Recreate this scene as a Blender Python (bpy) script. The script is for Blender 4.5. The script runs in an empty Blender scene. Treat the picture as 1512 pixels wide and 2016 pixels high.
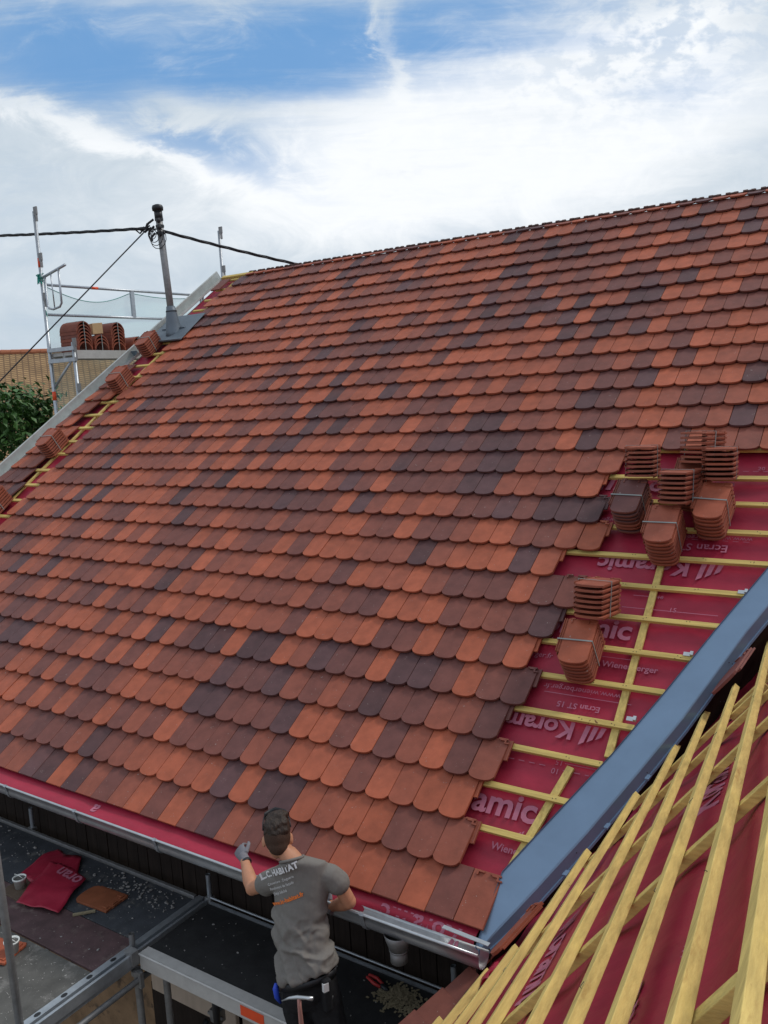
import bpy, bmesh, math, random
from mathutils import Vector, Matrix, noise
from mathutils.bvhtree import BVHTree
random.seed(7)
R = math.radians
SC = bpy.context.scene
COL = SC.collection

# ------------------------------------------------------------------ camera
AX = Matrix(((0.83490153, 0.03422033, -0.54933451),
             (0.54766422, -0.1510273, 0.82295483),
             (-0.05480272, -0.98793711, -0.14483417)))      # world <- (right, down, forward)
CAM = Vector((10.46437071, -3.88067045, 3.06039717))
cd = bpy.data.cameras.new('camera'); cam = bpy.data.objects.new('camera', cd); COL.objects.link(cam)
m = Matrix.Identity(4)
for i in range(3):
    m[i][0] = AX[i][0]; m[i][1] = -AX[i][1]; m[i][2] = -AX[i][2]; m[i][3] = CAM[i]
cam.matrix_world = m
cd.sensor_fit = 'VERTICAL'; cd.sensor_height = 24.0; cd.lens = 24.0 * 1667.13 / 2016
cd.clip_start = 0.05; cd.clip_end = 2000
SC.camera = cam
SC.render.resolution_x = 768; SC.render.resolution_y = 1024

# ------------------------------------------------------------------ light
SUN_EL, SUN_AZ = R(50), R(38)           # azimuth clockwise from +Y
sd = bpy.data.lights.new('sun', 'SUN'); sd.energy = 1.5; sd.angle = R(12); sd.color = (1.0, 0.95, 0.88)
so = bpy.data.objects.new('sun', sd); COL.objects.link(so)
sdir = Vector((math.sin(SUN_AZ) * math.cos(SUN_EL), math.cos(SUN_AZ) * math.cos(SUN_EL), math.sin(SUN_EL)))
so.rotation_euler = sdir.to_track_quat('Z', 'Y').to_euler()
SC.view_settings.view_transform = 'Standard'; SC.view_settings.look = 'None'
SC.view_settings.exposure = 0.12; SC.view_settings.gamma = 1.0

# ------------------------------------------------------------------ world: Nishita sky behind procedural clouds
W = bpy.data.worlds.new('World'); SC.world = W; W.use_nodes = True
nt = W.node_tree; nt.nodes.clear()
N = nt.nodes.new; L = nt.links.new
out = N('ShaderNodeOutputWorld'); bg = N('ShaderNodeBackground'); L(bg.outputs[0], out.inputs[0]); bg.inputs[1].default_value = 1.0
sky = N('ShaderNodeTexSky'); sky.sky_type = 'NISHITA'; sky.sun_disc = False
sky.sun_elevation = SUN_EL; sky.sun_rotation = SUN_AZ; sky.altitude = 300; sky.air_density = 1.0; sky.dust_density = 0.6
tc = N('ShaderNodeTexCoord')
def vdot(vec):
    n = N('ShaderNodeVectorMath'); n.operation = 'DOT_PRODUCT'; L(tc.outputs['Generated'], n.inputs[0]); n.inputs[1].default_value = vec; return n.outputs['Value']
def M(op, a, b=None, c=None, clamp=False):
    n = N('ShaderNodeMath'); n.operation = op; n.use_clamp = clamp
    for i, v in enumerate((a, b, c)):
        if v is None: continue
        if isinstance(v, (int, float)): n.inputs[i].default_value = v
        else: L(v, n.inputs[i])
    return n.outputs[0]
def MR(v, a, b, c=0.0, d=1.0, smooth=True):
    n = N('ShaderNodeMapRange'); n.interpolation_type = 'SMOOTHSTEP' if smooth else 'LINEAR'
    L(v, n.inputs[0])
    for i, q in enumerate((a, b, c, d)): n.inputs[i + 1].default_value = q
    return n.outputs[0]
def mixc(f, a, b):
    n = N('ShaderNodeMix'); n.data_type = 'RGBA'
    if isinstance(f, (int, float)): n.inputs[0].default_value = f
    else: L(f, n.inputs[0])
    for i, v in ((6, a), (7, b)):
        if isinstance(v, tuple): n.inputs[i].default_value = v
        else: L(v, n.inputs[i])
    return n.outputs[2]
fw = M('MAXIMUM', vdot((-0.5553, 0.8317, 0.0)), 0.12)
su = M('DIVIDE', vdot((0.8317, 0.5553, 0.0)), fw)     # tan of the bearing, + to the right
sv = M('DIVIDE', vdot((0.0, 0.0, 1.0)), fw)           # tan of the elevation
cv = N('ShaderNodeCombineXYZ'); L(su, cv.inputs[0]); L(sv, cv.inputs[1])
def fbm(scale, detail, rough, sx=1.0, sy=1.0, rot=0.0, dist=0.0, off=(0, 0, 0)):
    mp = N('ShaderNodeMapping'); mp.inputs['Scale'].default_value = (sx, sy, 1); mp.inputs['Rotation'].default_value = (0, 0, rot); mp.inputs['Location'].default_value = off
    L(cv.outputs[0], mp.inputs[0])
    n = N('ShaderNodeTexNoise'); n.inputs['Scale'].default_value = scale; n.inputs['Detail'].default_value = detail
    n.inputs['Roughness'].default_value = rough; n.inputs['Distortion'].default_value = dist
    L(mp.outputs[0], n.inputs[0]); return n.outputs[0]
n1 = fbm(4.0, 8, 0.60, 1.0, 2.0, R(14), 0.4)
n2 = fbm(11.0, 9, 0.66, 1.0, 1.7, R(-20), 0.7, (3, 1, 0))
n3 = fbm(2.6, 7, 0.55, 0.7, 2.4, R(6), 0.3, (7, 4, 0))
n4 = fbm(30.0, 8, 0.58, 1.0, 1.6, R(12), 0.15, (1, 5, 0))
du = M('MULTIPLY_ADD', M('SUBTRACT', n2, 0.5), 0.07, M('MULTIPLY_ADD', M('SUBTRACT', n1, 0.5), 0.13, su))
dv = M('MULTIPLY_ADD', M('SUBTRACT', n3, 0.5), 0.09, M('MULTIPLY_ADD', M('SUBTRACT', n2, 0.5), 0.045, sv))
def gauss(u0, v0, a, b, deg, amp):
    c, s = math.cos(R(deg)), math.sin(R(deg)); x = M('SUBTRACT', du, u0); y = M('SUBTRACT', dv, v0)
    xr = M('ADD', M('MULTIPLY', x, c / a), M('MULTIPLY', y, s / a)); yr = M('ADD', M('MULTIPLY', x, -s / b), M('MULTIPLY', y, c / b))
    return M('MULTIPLY', M('EXPONENT', M('MULTIPLY', M('ADD', M('MULTIPLY', xr, xr), M('MULTIPLY', yr, yr)), -0.8)), amp)
def total(l):
    r = gauss(*l[0])
    for q in l[1:]: r = M('ADD', r, gauss(*q))
    return r
clear = total([(-0.06, 0.362, 0.145, 0.050, 2.6, 1.05), (-0.33, 0.385, 0.175, 0.068, -6.7, 0.95), (-0.169, 0.274, 0.107, 0.022, -22.3, 0.55), (0.144, 0.390, 0.15, 0.040, 6.4, 0.62), (0.357, 0.319, 0.072, 0.030, 11.3, 0.34), (-0.21, 0.564, 0.491, 0.107, -2.9, 0.8)])
veil = total([(-0.212, 0.325, 0.053, 0.019, -7.7, 0.6), (-0.298, 0.290, 0.163, 0.019, -20.5, 0.8), (0.037, 0.370, 0.064, 0.011, -85.6, 0.5), (-0.08, 0.313, 0.108, 0.019, -3.0, 0.3)])
bl = M('SUBTRACT', clear, veil)
bl = M('SUBTRACT', bl, M('MULTIPLY', MR(n2, 0.46, 0.80), 0.34))
n5 = fbm(5.0, 10, 0.66, 0.55, 5.0, R(10), 0.25, (2, 9, 0))
bl = M('SUBTRACT', bl, M('MULTIPLY', MR(n5, 0.40, 0.72), 0.42))
bl = MR(M('ADD', bl, M('MULTIPLY', M('SUBTRACT', n1, 0.5), 0.35)), -0.15, 1.12, 0.0, 0.90)
skyc = N('ShaderNodeMix'); skyc.data_type = 'RGBA'; skyc.blend_type = 'MULTIPLY'; skyc.inputs[0].default_value = 1.0
L(sky.outputs[0], skyc.inputs[6]); skyc.inputs[7].default_value = (0.10, 0.10, 0.10, 1)
skyb = mixc(0.85, skyc.outputs[2], (0.105, 0.310, 0.64, 1))
# cloud tone: bright towards the veiled sun at the right, pale grey blue low on the left
tone = M('ADD', total([(0.197, 0.29, 0.243, 0.091, 4.6, 1.0), (-0.297, 0.302, 0.162, 0.013, -20.4, 0.45), (0.334, 0.368, 0.104, 0.024, 16.0, 0.40), (-0.058, 0.222, 0.172, 0.065, 6.5, 0.35)]), M('MULTIPLY', M('SUBTRACT', n3, 0.5), 0.9))
tone = M('ADD', tone, M('MULTIPLY', M('SUBTRACT', n2, 0.5), 0.6))
cl = mixc(MR(tone, -0.1, 0.80), (0.52, 0.605, 0.685, 1), (0.895, 0.92, 0.945, 1))
puff = M('MULTIPLY', gauss(0.35, 0.385, 0.16, 0.065, 14, 1.0), MR(n4, 0.40, 0.58, 1.0, 0.0))
cl = mixc(M('MULTIPLY', puff, 0.65), cl, (0.42, 0.54, 0.70, 1))
shade = M('MULTIPLY', MR(n4, 0.50, 0.64), MR(n1, 0.50, 0.66))
cl = mixc(M('MULTIPLY', MR(n5, 0.50, 0.75), 0.30), cl, (0.60, 0.67, 0.75, 1))
cl = mixc(M('MULTIPLY', shade, 0.22), cl, (0.55, 0.61, 0.70, 1))
fin = mixc(bl, cl, skyb)
# away from the veiled sun the overcast is a little duller; below the horizon dull ground light
fin = mixc(MR(vdot((-0.5553, 0.8317, 0.0)), -0.2, 0.35), (0.54, 0.60, 0.69, 1), fin)
fin = mixc(MR(vdot((0, 0, 1.0)), -0.12, 0.0), (0.16, 0.16, 0.15, 1), fin)
L(fin, bg.inputs[0])

# ------------------------------------------------------------------ materials
def mat(name, base, rough=0.7, metal=0.0, var=0.15, scale=30.0, bump=0.1, bscale=None, spec=0.5, stretch=(1, 1, 1), col2=None, thr=None, attr=None, dots=None, alpha=None):
    """Principled material; noise varies the colour by +-var, optional second colour in patches and light specks."""
    ma = bpy.data.materials.new(name); ma.use_nodes = True
    t = ma.node_tree; b = t.nodes['Principled BSDF']; n_ = t.nodes.new; l_ = t.links.new
    b.inputs['Roughness'].default_value = rough; b.inputs['Metallic'].default_value = metal; b.inputs['Specular IOR Level'].default_value = spec
    co = n_('ShaderNodeTexCoord'); mp = n_('ShaderNodeMapping'); mp.inputs['Scale'].default_value = stretch; l_(co.outputs['Object'], mp.inputs[0])
    ns = n_('ShaderNodeTexNoise'); ns.inputs['Scale'].default_value = scale; ns.inputs['Detail'].default_value = 6; ns.inputs['Roughness'].default_value = 0.62; l_(mp.outputs[0], ns.inputs[0])
    mr = n_('ShaderNodeMapRange'); mr.inputs[1].default_value = 0.25; mr.inputs[2].default_value = 0.75; mr.inputs[3].default_value = 1 - var; mr.inputs[4].default_value = 1 + var; l_(ns.outputs[0], mr.inputs[0])
    mx = n_('ShaderNodeMix'); mx.data_type = 'RGBA'; mx.blend_type = 'MULTIPLY'; mx.inputs[0].default_value = 1
    if attr:
        at = n_('ShaderNodeAttribute'); at.attribute_name = attr; l_(at.outputs['Color'], mx.inputs[6])
    else: mx.inputs[6].default_value = (*base, 1)
    l_(mr.outputs[0], mx.inputs[7]); c = mx.outputs[2]
    if col2:
        n2_ = n_('ShaderNodeTexNoise'); n2_.inputs['Scale'].default_value = thr[0]; n2_.inputs['Detail'].default_value = 7; n2_.inputs['Roughness'].default_value = 0.7; l_(mp.outputs[0], n2_.inputs[0])
        r2 = n_('ShaderNodeMapRange'); r2.inputs[1].default_value = thr[1]; r2.inputs[2].default_value = thr[2]; l_(n2_.outputs[0], r2.inputs[0])
        m2 = n_('ShaderNodeMix'); m2.data_type = 'RGBA'; l_(r2.outputs[0], m2.inputs[0]); l_(c, m2.inputs[6]); m2.inputs[7].default_value = (*col2, 1); c = m2.outputs[2]
    if dots:
        vo = n_('ShaderNodeTexNoise'); vo.inputs['Scale'].default_value = dots[0]; vo.inputs['Detail'].default_value = 3; vo.inputs['Distortion'].default_value = 1.5; l_(co.outputs['Object'], vo.inputs[0])
        r3 = n_('ShaderNodeMapRange'); r3.inputs[1].default_value = dots[1]; r3.inputs[2].default_value = dots[1] + 0.03; l_(vo.outputs[0], r3.inputs[0])
        m3 = n_('ShaderNodeMix'); m3.data_type = 'RGBA'; l_(r3.outputs[0], m3.inputs[0]); l_(c, m3.inputs[6]); m3.inputs[7].default_value = (*dots[2], 1); c = m3.outputs[2]
    l_(c, b.inputs['Base Color'])
    if bump:
        nb = n_('ShaderNodeTexNoise'); nb.inputs['Scale'].default_value = bscale or scale * 3; nb.inputs['Detail'].default_value = 5; l_(mp.outputs[0], nb.inputs[0])
        bu = n_('ShaderNodeBump'); bu.inputs['Strength'].default_value = bump; bu.inputs['Distance'].default_value = 0.01; l_(nb.outputs[0], bu.inputs['Height']); l_(bu.outputs[0], b.inputs['Normal'])
    if alpha is not None: b.inputs['Alpha'].default_value = alpha
    return ma
MT = dict(
    tile=mat('clay_tile', (1, 1, 1), 0.58, 0, 0.22, 9, 0.10, 120, 0.28, attr='tint', dots=(48, 0.712, (0.36, 0.30, 0.27))),
    darkclay=mat('dark_clay', (0.085, 0.042, 0.034), 0.8, 0, 0.2, 30, 0.1),
    clay=mat('bare_clay', (0.40, 0.145, 0.075), 0.75, 0, 0.16, 25, 0.10, 200, 0.3),
    membrane=mat('red_membrane', (0.345, 0.020, 0.047), 0.46, 0, 0.16, 5, 0.5, 6, 0.32, stretch=(1, 1.6, 1.6)),
    print_=mat('pale_print', (0.42, 0.13, 0.195), 0.6, 0, 0.12, 40, 0),
    wood=mat('yellow_batten', (0.62, 0.46, 0.145), 0.7, 0, 0.30, 16, 0.25, 50, 0.3, stretch=(0.12, 2.2, 2.2), col2=(0.34, 0.17, 0.045), thr=(5, 0.60, 0.74), dots=(14, 0.735, (0.16, 0.08, 0.03))),
    woody=mat('yellow_batten_cross', (0.60, 0.445, 0.145), 0.7, 0, 0.30, 16, 0.25, 50, 0.3, stretch=(2.2, 0.12, 2.2), col2=(0.34, 0.17, 0.045), thr=(5, 0.60, 0.74), dots=(14, 0.735, (0.16, 0.08, 0.03))),
    slate=mat('blue_grey_sheet', (0.18, 0.265, 0.38), 0.32, 0.45, 0.10, 3, 0.05, 9, 0.5),
    zinc=mat('zinc', (0.52, 0.54, 0.56), 0.34, 0.75, 0.14, 12, 0.04, 40),
    zincdark=mat('pre_weathered_zinc', (0.20, 0.25, 0.30), 0.45, 0.55, 0.15, 10, 0.04, 30),
    galv=mat('galvanised_steel', (0.43, 0.46, 0.49), 0.42, 0.7, 0.18, 18, 0.06, 60),
    galvdull=mat('dull_galvanised', (0.26, 0.26, 0.26), 0.55, 0.5, 0.22, 20, 0.08, 60),
    lead=mat('grey_flashing', (0.14, 0.17, 0.20), 0.5, 0.3, 0.12, 10, 0.08, 30),
    black=mat('black_rubber', (0.012, 0.013, 0.016), 0.5, 0, 0.2, 20, 0.05),
    deck=mat('dark_deck_ply', (0.050, 0.055, 0.064), 0.68, 0, 0.35, 7, 0.15, 60, 0.4, col2=(0.16, 0.155, 0.145), thr=(5, 0.56, 0.70), dots=(38, 0.70, (0.34, 0.33, 0.31))),
    deckred=mat('brown_deck_ply', (0.085, 0.048, 0.050), 0.68, 0, 0.35, 9, 0.15, 60, 0.4, col2=(0.17, 0.13, 0.115), thr=(7, 0.56, 0.72), dots=(45, 0.71, (0.36, 0.33, 0.30))),
    deckgrey=mat('grey_deck_ply', (0.098, 0.095, 0.088), 0.75, 0, 0.3, 7, 0.15, 60, 0.3, col2=(0.24, 0.23, 0.215), thr=(4, 0.55, 0.72), dots=(40, 0.68, (0.50, 0.48, 0.45))),
    deckblack=mat('black_deck_ply', (0.022, 0.022, 0.023), 0.72, 0, 0.35, 9, 0.15, 70, 0.35, col2=(0.065, 0.063, 0.06), thr=(5, 0.60, 0.75), dots=(42, 0.76, (0.25, 0.24, 0.22))),
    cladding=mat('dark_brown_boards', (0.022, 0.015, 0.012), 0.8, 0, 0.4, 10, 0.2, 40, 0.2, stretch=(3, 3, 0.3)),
    stucco=mat('cream_stucco', (0.50, 0.41, 0.33), 0.9, 0, 0.12, 10, 0.2, 90, 0.2, col2=(0.22, 0.15, 0.10), thr=(5, 0.60, 0.78), stretch=(1.5, 1, 0.35)),
    stain=mat('stained_lintel', (0.10, 0.05, 0.03), 0.9, 0, 0.5, 12, 0.2, 60, 0.2, stretch=(3, 1, 0.3), col2=(0.30, 0.15, 0.08), thr=(7, 0.52, 0.62)),
    ochre=mat('ochre_render', (0.24, 0.155, 0.09), 0.9, 0, 0.35, 5, 0.3, 50, 0.2, col2=(0.06, 0.045, 0.035), thr=(4, 0.55, 0.66)),
    orange=mat('orange_label', (0.80, 0.085, 0.02), 0.5, 0, 0.08, 20, 0),
    shirt=mat('grey_tee', (0.20, 0.188, 0.172), 0.9, 0, 0.08, 60, 0.25, 500, 0.1),
    skin=mat('skin', (0.50, 0.235, 0.135), 0.55, 0, 0.10, 30, 0.06, 200, 0.4),
    hair=mat('dark_hair', (0.034, 0.021, 0.014), 0.55, 0, 0.5, 60, 0.8, 120, 0.4, stretch=(1, 1, 0.25)),
    stubble=mat('cropped_hair', (0.062, 0.036, 0.025), 0.7, 0, 0.3, 120, 0.3, 400, 0.2),
    trouser=mat('black_work_trousers', (0.018, 0.018, 0.020), 0.85, 0, 0.2, 60, 0.2, 300, 0.2),
    glove=mat('grey_glove', (0.20, 0.195, 0.215), 0.85, 0, 0.15, 60, 0.3, 300, 0.2),
    white=mat('white_plastic', (0.78, 0.80, 0.76), 0.45, 0, 0.06, 20, 0),
    whitet=mat('white_ink', (0.72, 0.72, 0.72), 0.8, 0, 0.02, 20, 0),
    oranget=mat('orange_ink', (0.85, 0.20, 0.03), 0.8, 0, 0.02, 20, 0),
    blue=mat('blue_handle', (0.02, 0.07, 0.55), 0.5, 0, 0.05, 20, 0),
    redtool=mat('red_handle', (0.45, 0.03, 0.03), 0.5, 0, 0.1, 20, 0),
    pinkwood=mat('hammer_handle', (0.42, 0.20, 0.17), 0.6, 0, 0.15, 20, 0, stretch=(4, 4, 0.4)),
    bark=mat('bark', (0.10, 0.07, 0.05), 0.9, 0, 0.3, 12, 0.4, 40),
    leaf=mat('leaf', (1, 1, 1), 0.5, 0, 0.15, 8, 0, None, 0.4, attr='tint'),
    card=mat('cardboard', (0.50, 0.34, 0.18), 0.85, 0, 0.1, 30, 0.1),
    ground=mat('gravel_ground', (0.20, 0.18, 0.15), 0.95, 0, 0.25, 3, 0.3, 20, 0.2),
    wall=mat('pale_render', (0.50, 0.45, 0.38), 0.9, 0, 0.1, 6, 0.2, 50, 0.2),
    sawdust=mat('sawdust', (0.27, 0.23, 0.15), 0.95, 0, 0.25, 60, 0.3, 200, 0.1),
    crumb=mat('plaster_crumb', (0.27, 0.26, 0.25), 0.95, 0, 0.25, 60, 0.2, 200, 0.1),
    vergezinc=mat('pale_zinc', (0.50, 0.52, 0.50), 0.42, 0.35, 0.16, 9, 0.05, 30),
    palealu=mat('pale_aluminium', (0.50, 0.49, 0.47), 0.5, 0.15, 0.10, 14, 0.03, 60),
    net=mat('pale_green_net', (0.40, 0.68, 0.63), 0.8, 0, 0.05, 20, 0, None, 0.1, alpha=0.30),
    cord=mat('green_cord', (0.03, 0.30, 0.24), 0.7, 0, 0.1, 30, 0),
    strap=mat('pale_strap', (0.25, 0.28, 0.27), 0.45, 0, 0.05, 30, 0),
)
# neighbour's roof: courses of small tan tiles
def neighbour_mat():
    ma = bpy.data.materials.new('tan_roof_tiles'); ma.use_nodes = True; t = ma.node_tree; b = t.nodes['Principled BSDF']; b.inputs['Roughness'].default_value = 0.85
    co = t.nodes.new('ShaderNodeTexCoord'); br = t.nodes.new('ShaderNodeTexBrick'); t.links.new(co.outputs['UV'], br.inputs[0])
    br.inputs['Color1'].default_value = (0.42, 0.265, 0.125, 1); br.inputs['Color2'].default_value = (0.31, 0.19, 0.092, 1); br.inputs['Mortar'].default_value = (0.19, 0.115, 0.06, 1)
    br.inputs['Scale'].default_value = 1.0; br.inputs['Mortar Size'].default_value = 0.03; br.inputs['Brick Width'].default_value = 0.24; br.inputs['Row Height'].default_value = 0.13; br.offset = 0.0; br.inputs['Bias'].default_value = -0.15
    ns = t.nodes.new('ShaderNodeTexNoise'); ns.inputs['Scale'].default_value = 1.2; ns.inputs['Detail'].default_value = 6; t.links.new(co.outputs['UV'], ns.inputs[0])
    mr = t.nodes.new('ShaderNodeMapRange'); mr.inputs[1].default_value = .3; mr.inputs[2].default_value = .7; mr.inputs[3].default_value = .75; mr.inputs[4].default_value = 1.2; t.links.new(ns.outputs[0], mr.inputs[0])
    mx = t.nodes.new('ShaderNodeMix'); mx.data_type = 'RGBA'; mx.blend_type = 'MULTIPLY'; mx.inputs[0].default_value = 1
    t.links.new(br.outputs[0], mx.inputs[6]); t.links.new(mr.outputs[0], mx.inputs[7]); t.links.new(mx.outputs[2], b.inputs[0])
    return ma
MT['tan'] = neighbour_mat()

# ------------------------------------------------------------------ object helpers
def tag(o, label=None, cat=None, group=None, kind=None):
    if label: o['label'] = label
    if cat: o['category'] = cat
    if group: o['group'] = group
    if kind: o['kind'] = kind
    return o
def thing(name, label, cat, loc=(0, 0, 0), group=None):
    o = bpy.data.objects.new(name, None); o.empty_display_size = 0.2; COL.objects.link(o); o.location = loc
    return tag(o, label, cat, group)
class MB:
    """collects vertices and faces in world coordinates, then links them as one mesh object"""
    def __init__(s): s.v = []; s.f = []; s.c = []; s.col = (1, 1, 1)
    def add(s, vs, fs):
        b = len(s.v); s.v += [Vector(q) for q in vs]; s.c += [s.col] * len(vs); s.f += [tuple(i + b for i in f) for f in fs]
    def box(s, o, a, b, c):
        o, a, b, c = map(Vector, (o, a, b, c))
        vs = [o, o + a, o + a + b, o + b, o + c, o + a + c, o + a + b + c, o + b + c]
        s.add(vs, [(0, 3, 2, 1), (4, 5, 6, 7), (0, 1, 5, 4), (1, 2, 6, 5), (2, 3, 7, 6), (3, 0, 4, 7)] if a.cross(b).dot(c) > 0 else [(0, 1, 2, 3), (4, 7, 6, 5), (0, 4, 5, 1), (1, 5, 6, 2), (2, 6, 7, 3), (3, 7, 4, 0)])
    def cbox(s, c, x, y, z, sx, sy, sz):
        x, y, z = Vector(x).normalized() * sx, Vector(y).normalized() * sy, Vector(z).normalized() * sz
        s.box(Vector(c) - x / 2 - y / 2 - z / 2, x, y, z)
    def bar(s, p, q, w, h, up):
        """rectangular bar from p to q; p, q run along the middle of its upper face; h is its depth below"""
        p, q = Vector(p), Vector(q); d = q - p; up = Vector(up); sd = d.cross(up).normalized(); u = sd.cross(d).normalized()
        if u.dot(up) < 0: u = -u
        s.box(p - sd * w / 2 - u * h, d, sd * w, u * h)
    def tube(s, pts, r, n=10, cap=True):
        pts = [Vector(p) for p in pts]; rs = r if isinstance(r, (list, tuple)) else [r] * len(pts)
        t0 = (pts[1] - pts[0]).normalized(); ref = Vector((0, 0, 1)) if abs(t0.z) < 0.9 else Vector((1, 0, 0)); u = t0.cross(ref).normalized()
        vs, fs = [], []
        for i, p in enumerate(pts):
            a = pts[max(i - 1, 0)]; b = pts[min(i + 1, len(pts) - 1)]; t = (b - a).normalized()
            u = (u - t * u.dot(t)).normalized(); w = t.cross(u)
            for k in range(n):
                an = 2 * math.pi * k / n; vs.append(p + (u * math.cos(an) + w * math.sin(an)) * rs[i])
        for i in range(len(pts) - 1):
            for k in range(n): fs.append((i * n + k, i * n + (k + 1) % n, (i + 1) * n + (k + 1) % n, (i + 1) * n + k))
        if cap: fs.append(tuple(range(n - 1, -1, -1))); fs.append(tuple((len(pts) - 1) * n + k for k in range(n)))
        s.add(vs, fs)
    def sections(s, secs, n=20):
        """closed tube through elliptical sections (centre, side, front, rside, rfront)"""
        vs, fs = [], []
        for c, sd, fr, a, b in secs:
            c, sd, fr = Vector(c), Vector(sd).normalized(), Vector(fr).normalized()
            for k in range(n):
                an = 2 * math.pi * k / n; vs.append(c + sd * math.cos(an) * a + fr * math.sin(an) * b)
        m_ = len(secs)
        for i in range(m_ - 1):
            for k in range(n): fs.append((i * n + k, i * n + (k + 1) % n, (i + 1) * n + (k + 1) % n, (i + 1) * n + k))
        fs.append(tuple(range(n - 1, -1, -1))); fs.append(tuple((m_ - 1) * n + k for k in range(n)))
        s.add(vs, fs)
    def ball(s, c, x, y, z, n=16, m_=10):
        """ellipsoid with half axes x, y, z (vectors)"""
        c, x, y, z = map(Vector, (c, x, y, z)); vs = [c - z]; fs = []
        for i in range(1, m_):
            ph = -math.pi / 2 + math.pi * i / m_
            for k in range(n):
                an = 2 * math.pi * k / n; vs.append(c + (x * math.cos(an) + y * math.sin(an)) * math.cos(ph) + z * math.sin(ph))
        vs.append(c + z); top = len(vs) - 1
        for k in range(n): fs.append((0, 1 + (k + 1) % n, 1 + k)); fs.append((top, 1 + (m_ - 2) * n + k, 1 + (m_ - 2) * n + (k + 1) % n))
        for i in range(m_ - 2):
            for k in range(n): fs.append((1 + i * n + k, 1 + i * n + (k + 1) % n, 1 + (i + 1) * n + (k + 1) % n, 1 + (i + 1) * n + k))
        s.add(vs, fs)
    def prism(s, outline, o, x, y, n, th):
        """outline (a, b) in the frame o, x, y; from height 0 down to -th along n"""
        o, x, y, n = map(Vector, (o, x, y, n)); k = len(outline)
        top = [o + x * a + y * b for a, b in outline]; bot = [p - n * th for p in top]
        s.add(top + bot, [tuple(range(k)), tuple(range(2 * k - 1, k - 1, -1))] + [(i, i + k, (i + 1) % k + k, (i + 1) % k) for i in range(k)])
    def strip(s, rows):
        """grid of points: rows of equal length"""
        n = len(rows[0]); vs = [p for r in rows for p in r]
        s.add(vs, [(i * n + j, i * n + j + 1, (i + 1) * n + j + 1, (i + 1) * n + j) for i in range(len(rows) - 1) for j in range(n - 1)])
    def build(s, name, material, parent=None, smooth=False, tint=False, bevel=0, solid=0):
        org = parent_origin(parent)
        me = bpy.data.meshes.new(name); me.from_pydata([p - org for p in s.v], [], s.f); me.update()
        if tint:
            a = me.color_attributes.new('tint', 'FLOAT_COLOR', 'POINT')
            a.data.foreach_set('color', [q for c in s.c for q in (*c, 1)])
        me.materials.append(MT[material] if isinstance(material, str) else material)
        if smooth: me.polygons.foreach_set('use_smooth', [True] * len(me.polygons))
        o = bpy.data.objects.new(name, me); COL.objects.link(o)
        if parent: o.parent = parent
        if bevel:
            md = o.modifiers.new('bevel', 'BEVEL'); md.width = bevel; md.segments = 2; md.limit_method = 'ANGLE'; md.angle_limit = R(40)
        if solid:
            md = o.modifiers.new('thickness', 'SOLIDIFY'); md.thickness = solid; md.offset = 0
        return o
def parent_origin(p):
    v = Vector((0, 0, 0))
    while p: v += p.location; p = p.parent
    return v
def set_origin(o, p):
    """move a top-level mesh's origin to p without moving its shape"""
    p = Vector(p) - o.location; o.data.transform(Matrix.Translation(-p)); o.location += p; return o
def remesh(mb, name, material, parent, voxel, smooth_it=6, wrinkle=None, sub=0):
    o = mb.build(name + '_raw', material)
    md = o.modifiers.new('r', 'REMESH'); md.mode = 'VOXEL'; md.voxel_size = voxel
    ms = o.modifiers.new('s', 'SMOOTH'); ms.factor = 0.5; ms.iterations = smooth_it
    dg = bpy.context.evaluated_depsgraph_get(); me = bpy.data.meshes.new_from_object(o.evaluated_get(dg)); bpy.data.objects.remove(o)
    org = parent_origin(parent)
    if wrinkle:
        me.calc_loop_triangles(); nrm = [v.normal.copy() for v in me.vertices]
        for v, n_ in zip(me.vertices, nrm): v.co = v.co + n_ * wrinkle(v.co, n_)
    for v in me.vertices: v.co = v.co - org
    me.polygons.foreach_set('use_smooth', [True] * len(me.polygons)); me.name = name
    if not me.materials: me.materials.append(MT[material])
    ob = bpy.data.objects.new(name, me); COL.objects.link(ob); ob.parent = parent
    return ob
def text_mesh(txt, size, bold=0.0, align='LEFT', spacing=1.0):
    cu = bpy.data.curves.new('t', 'FONT'); cu.body = txt; cu.size = size; cu.offset = bold; cu.align_x = align; cu.space_character = spacing; cu.resolution_u = 3
    o = bpy.data.objects.new('t', cu); COL.objects.link(o); dg = bpy.context.evaluated_depsgraph_get()
    me = bpy.data.meshes.new_from_object(o.evaluated_get(dg)); bpy.data.objects.remove(o); bpy.data.curves.remove(cu)
    vs = [v.co.copy() for v in me.vertices]; fs = [tuple(p.vertices) for p in me.polygons]; bpy.data.meshes.remove(me)
    return vs, fs

# ------------------------------------------------------------------ roof frame
P1 = R(36); TW = 0.19; EX = 0.29273; T0 = 29.0
NM = Vector((0, -math.sin(P1), math.cos(P1))); UP = Vector((0, math.cos(P1), math.sin(P1))); XX = Vector((1, 0, 0)); YY = Vector((0, 1, 0)); ZZ = Vector((0, 0, 1))
def rp(s, t, h=0.0): return XX * (s * TW) + UP * ((T0 - t) * EX) + NM * h
def verge_s(t): return 1.0 - 0.205 * t
def valley_s(t): return 49.9 - (t - 19.2) * 0.674
H_BAT, H_CB, H_MEM = -0.022, -0.048, -0.074

house = thing('house', 'house roof being retiled in red and brown scalloped tiles beside a blue grey valley sheet', 'house')

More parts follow.
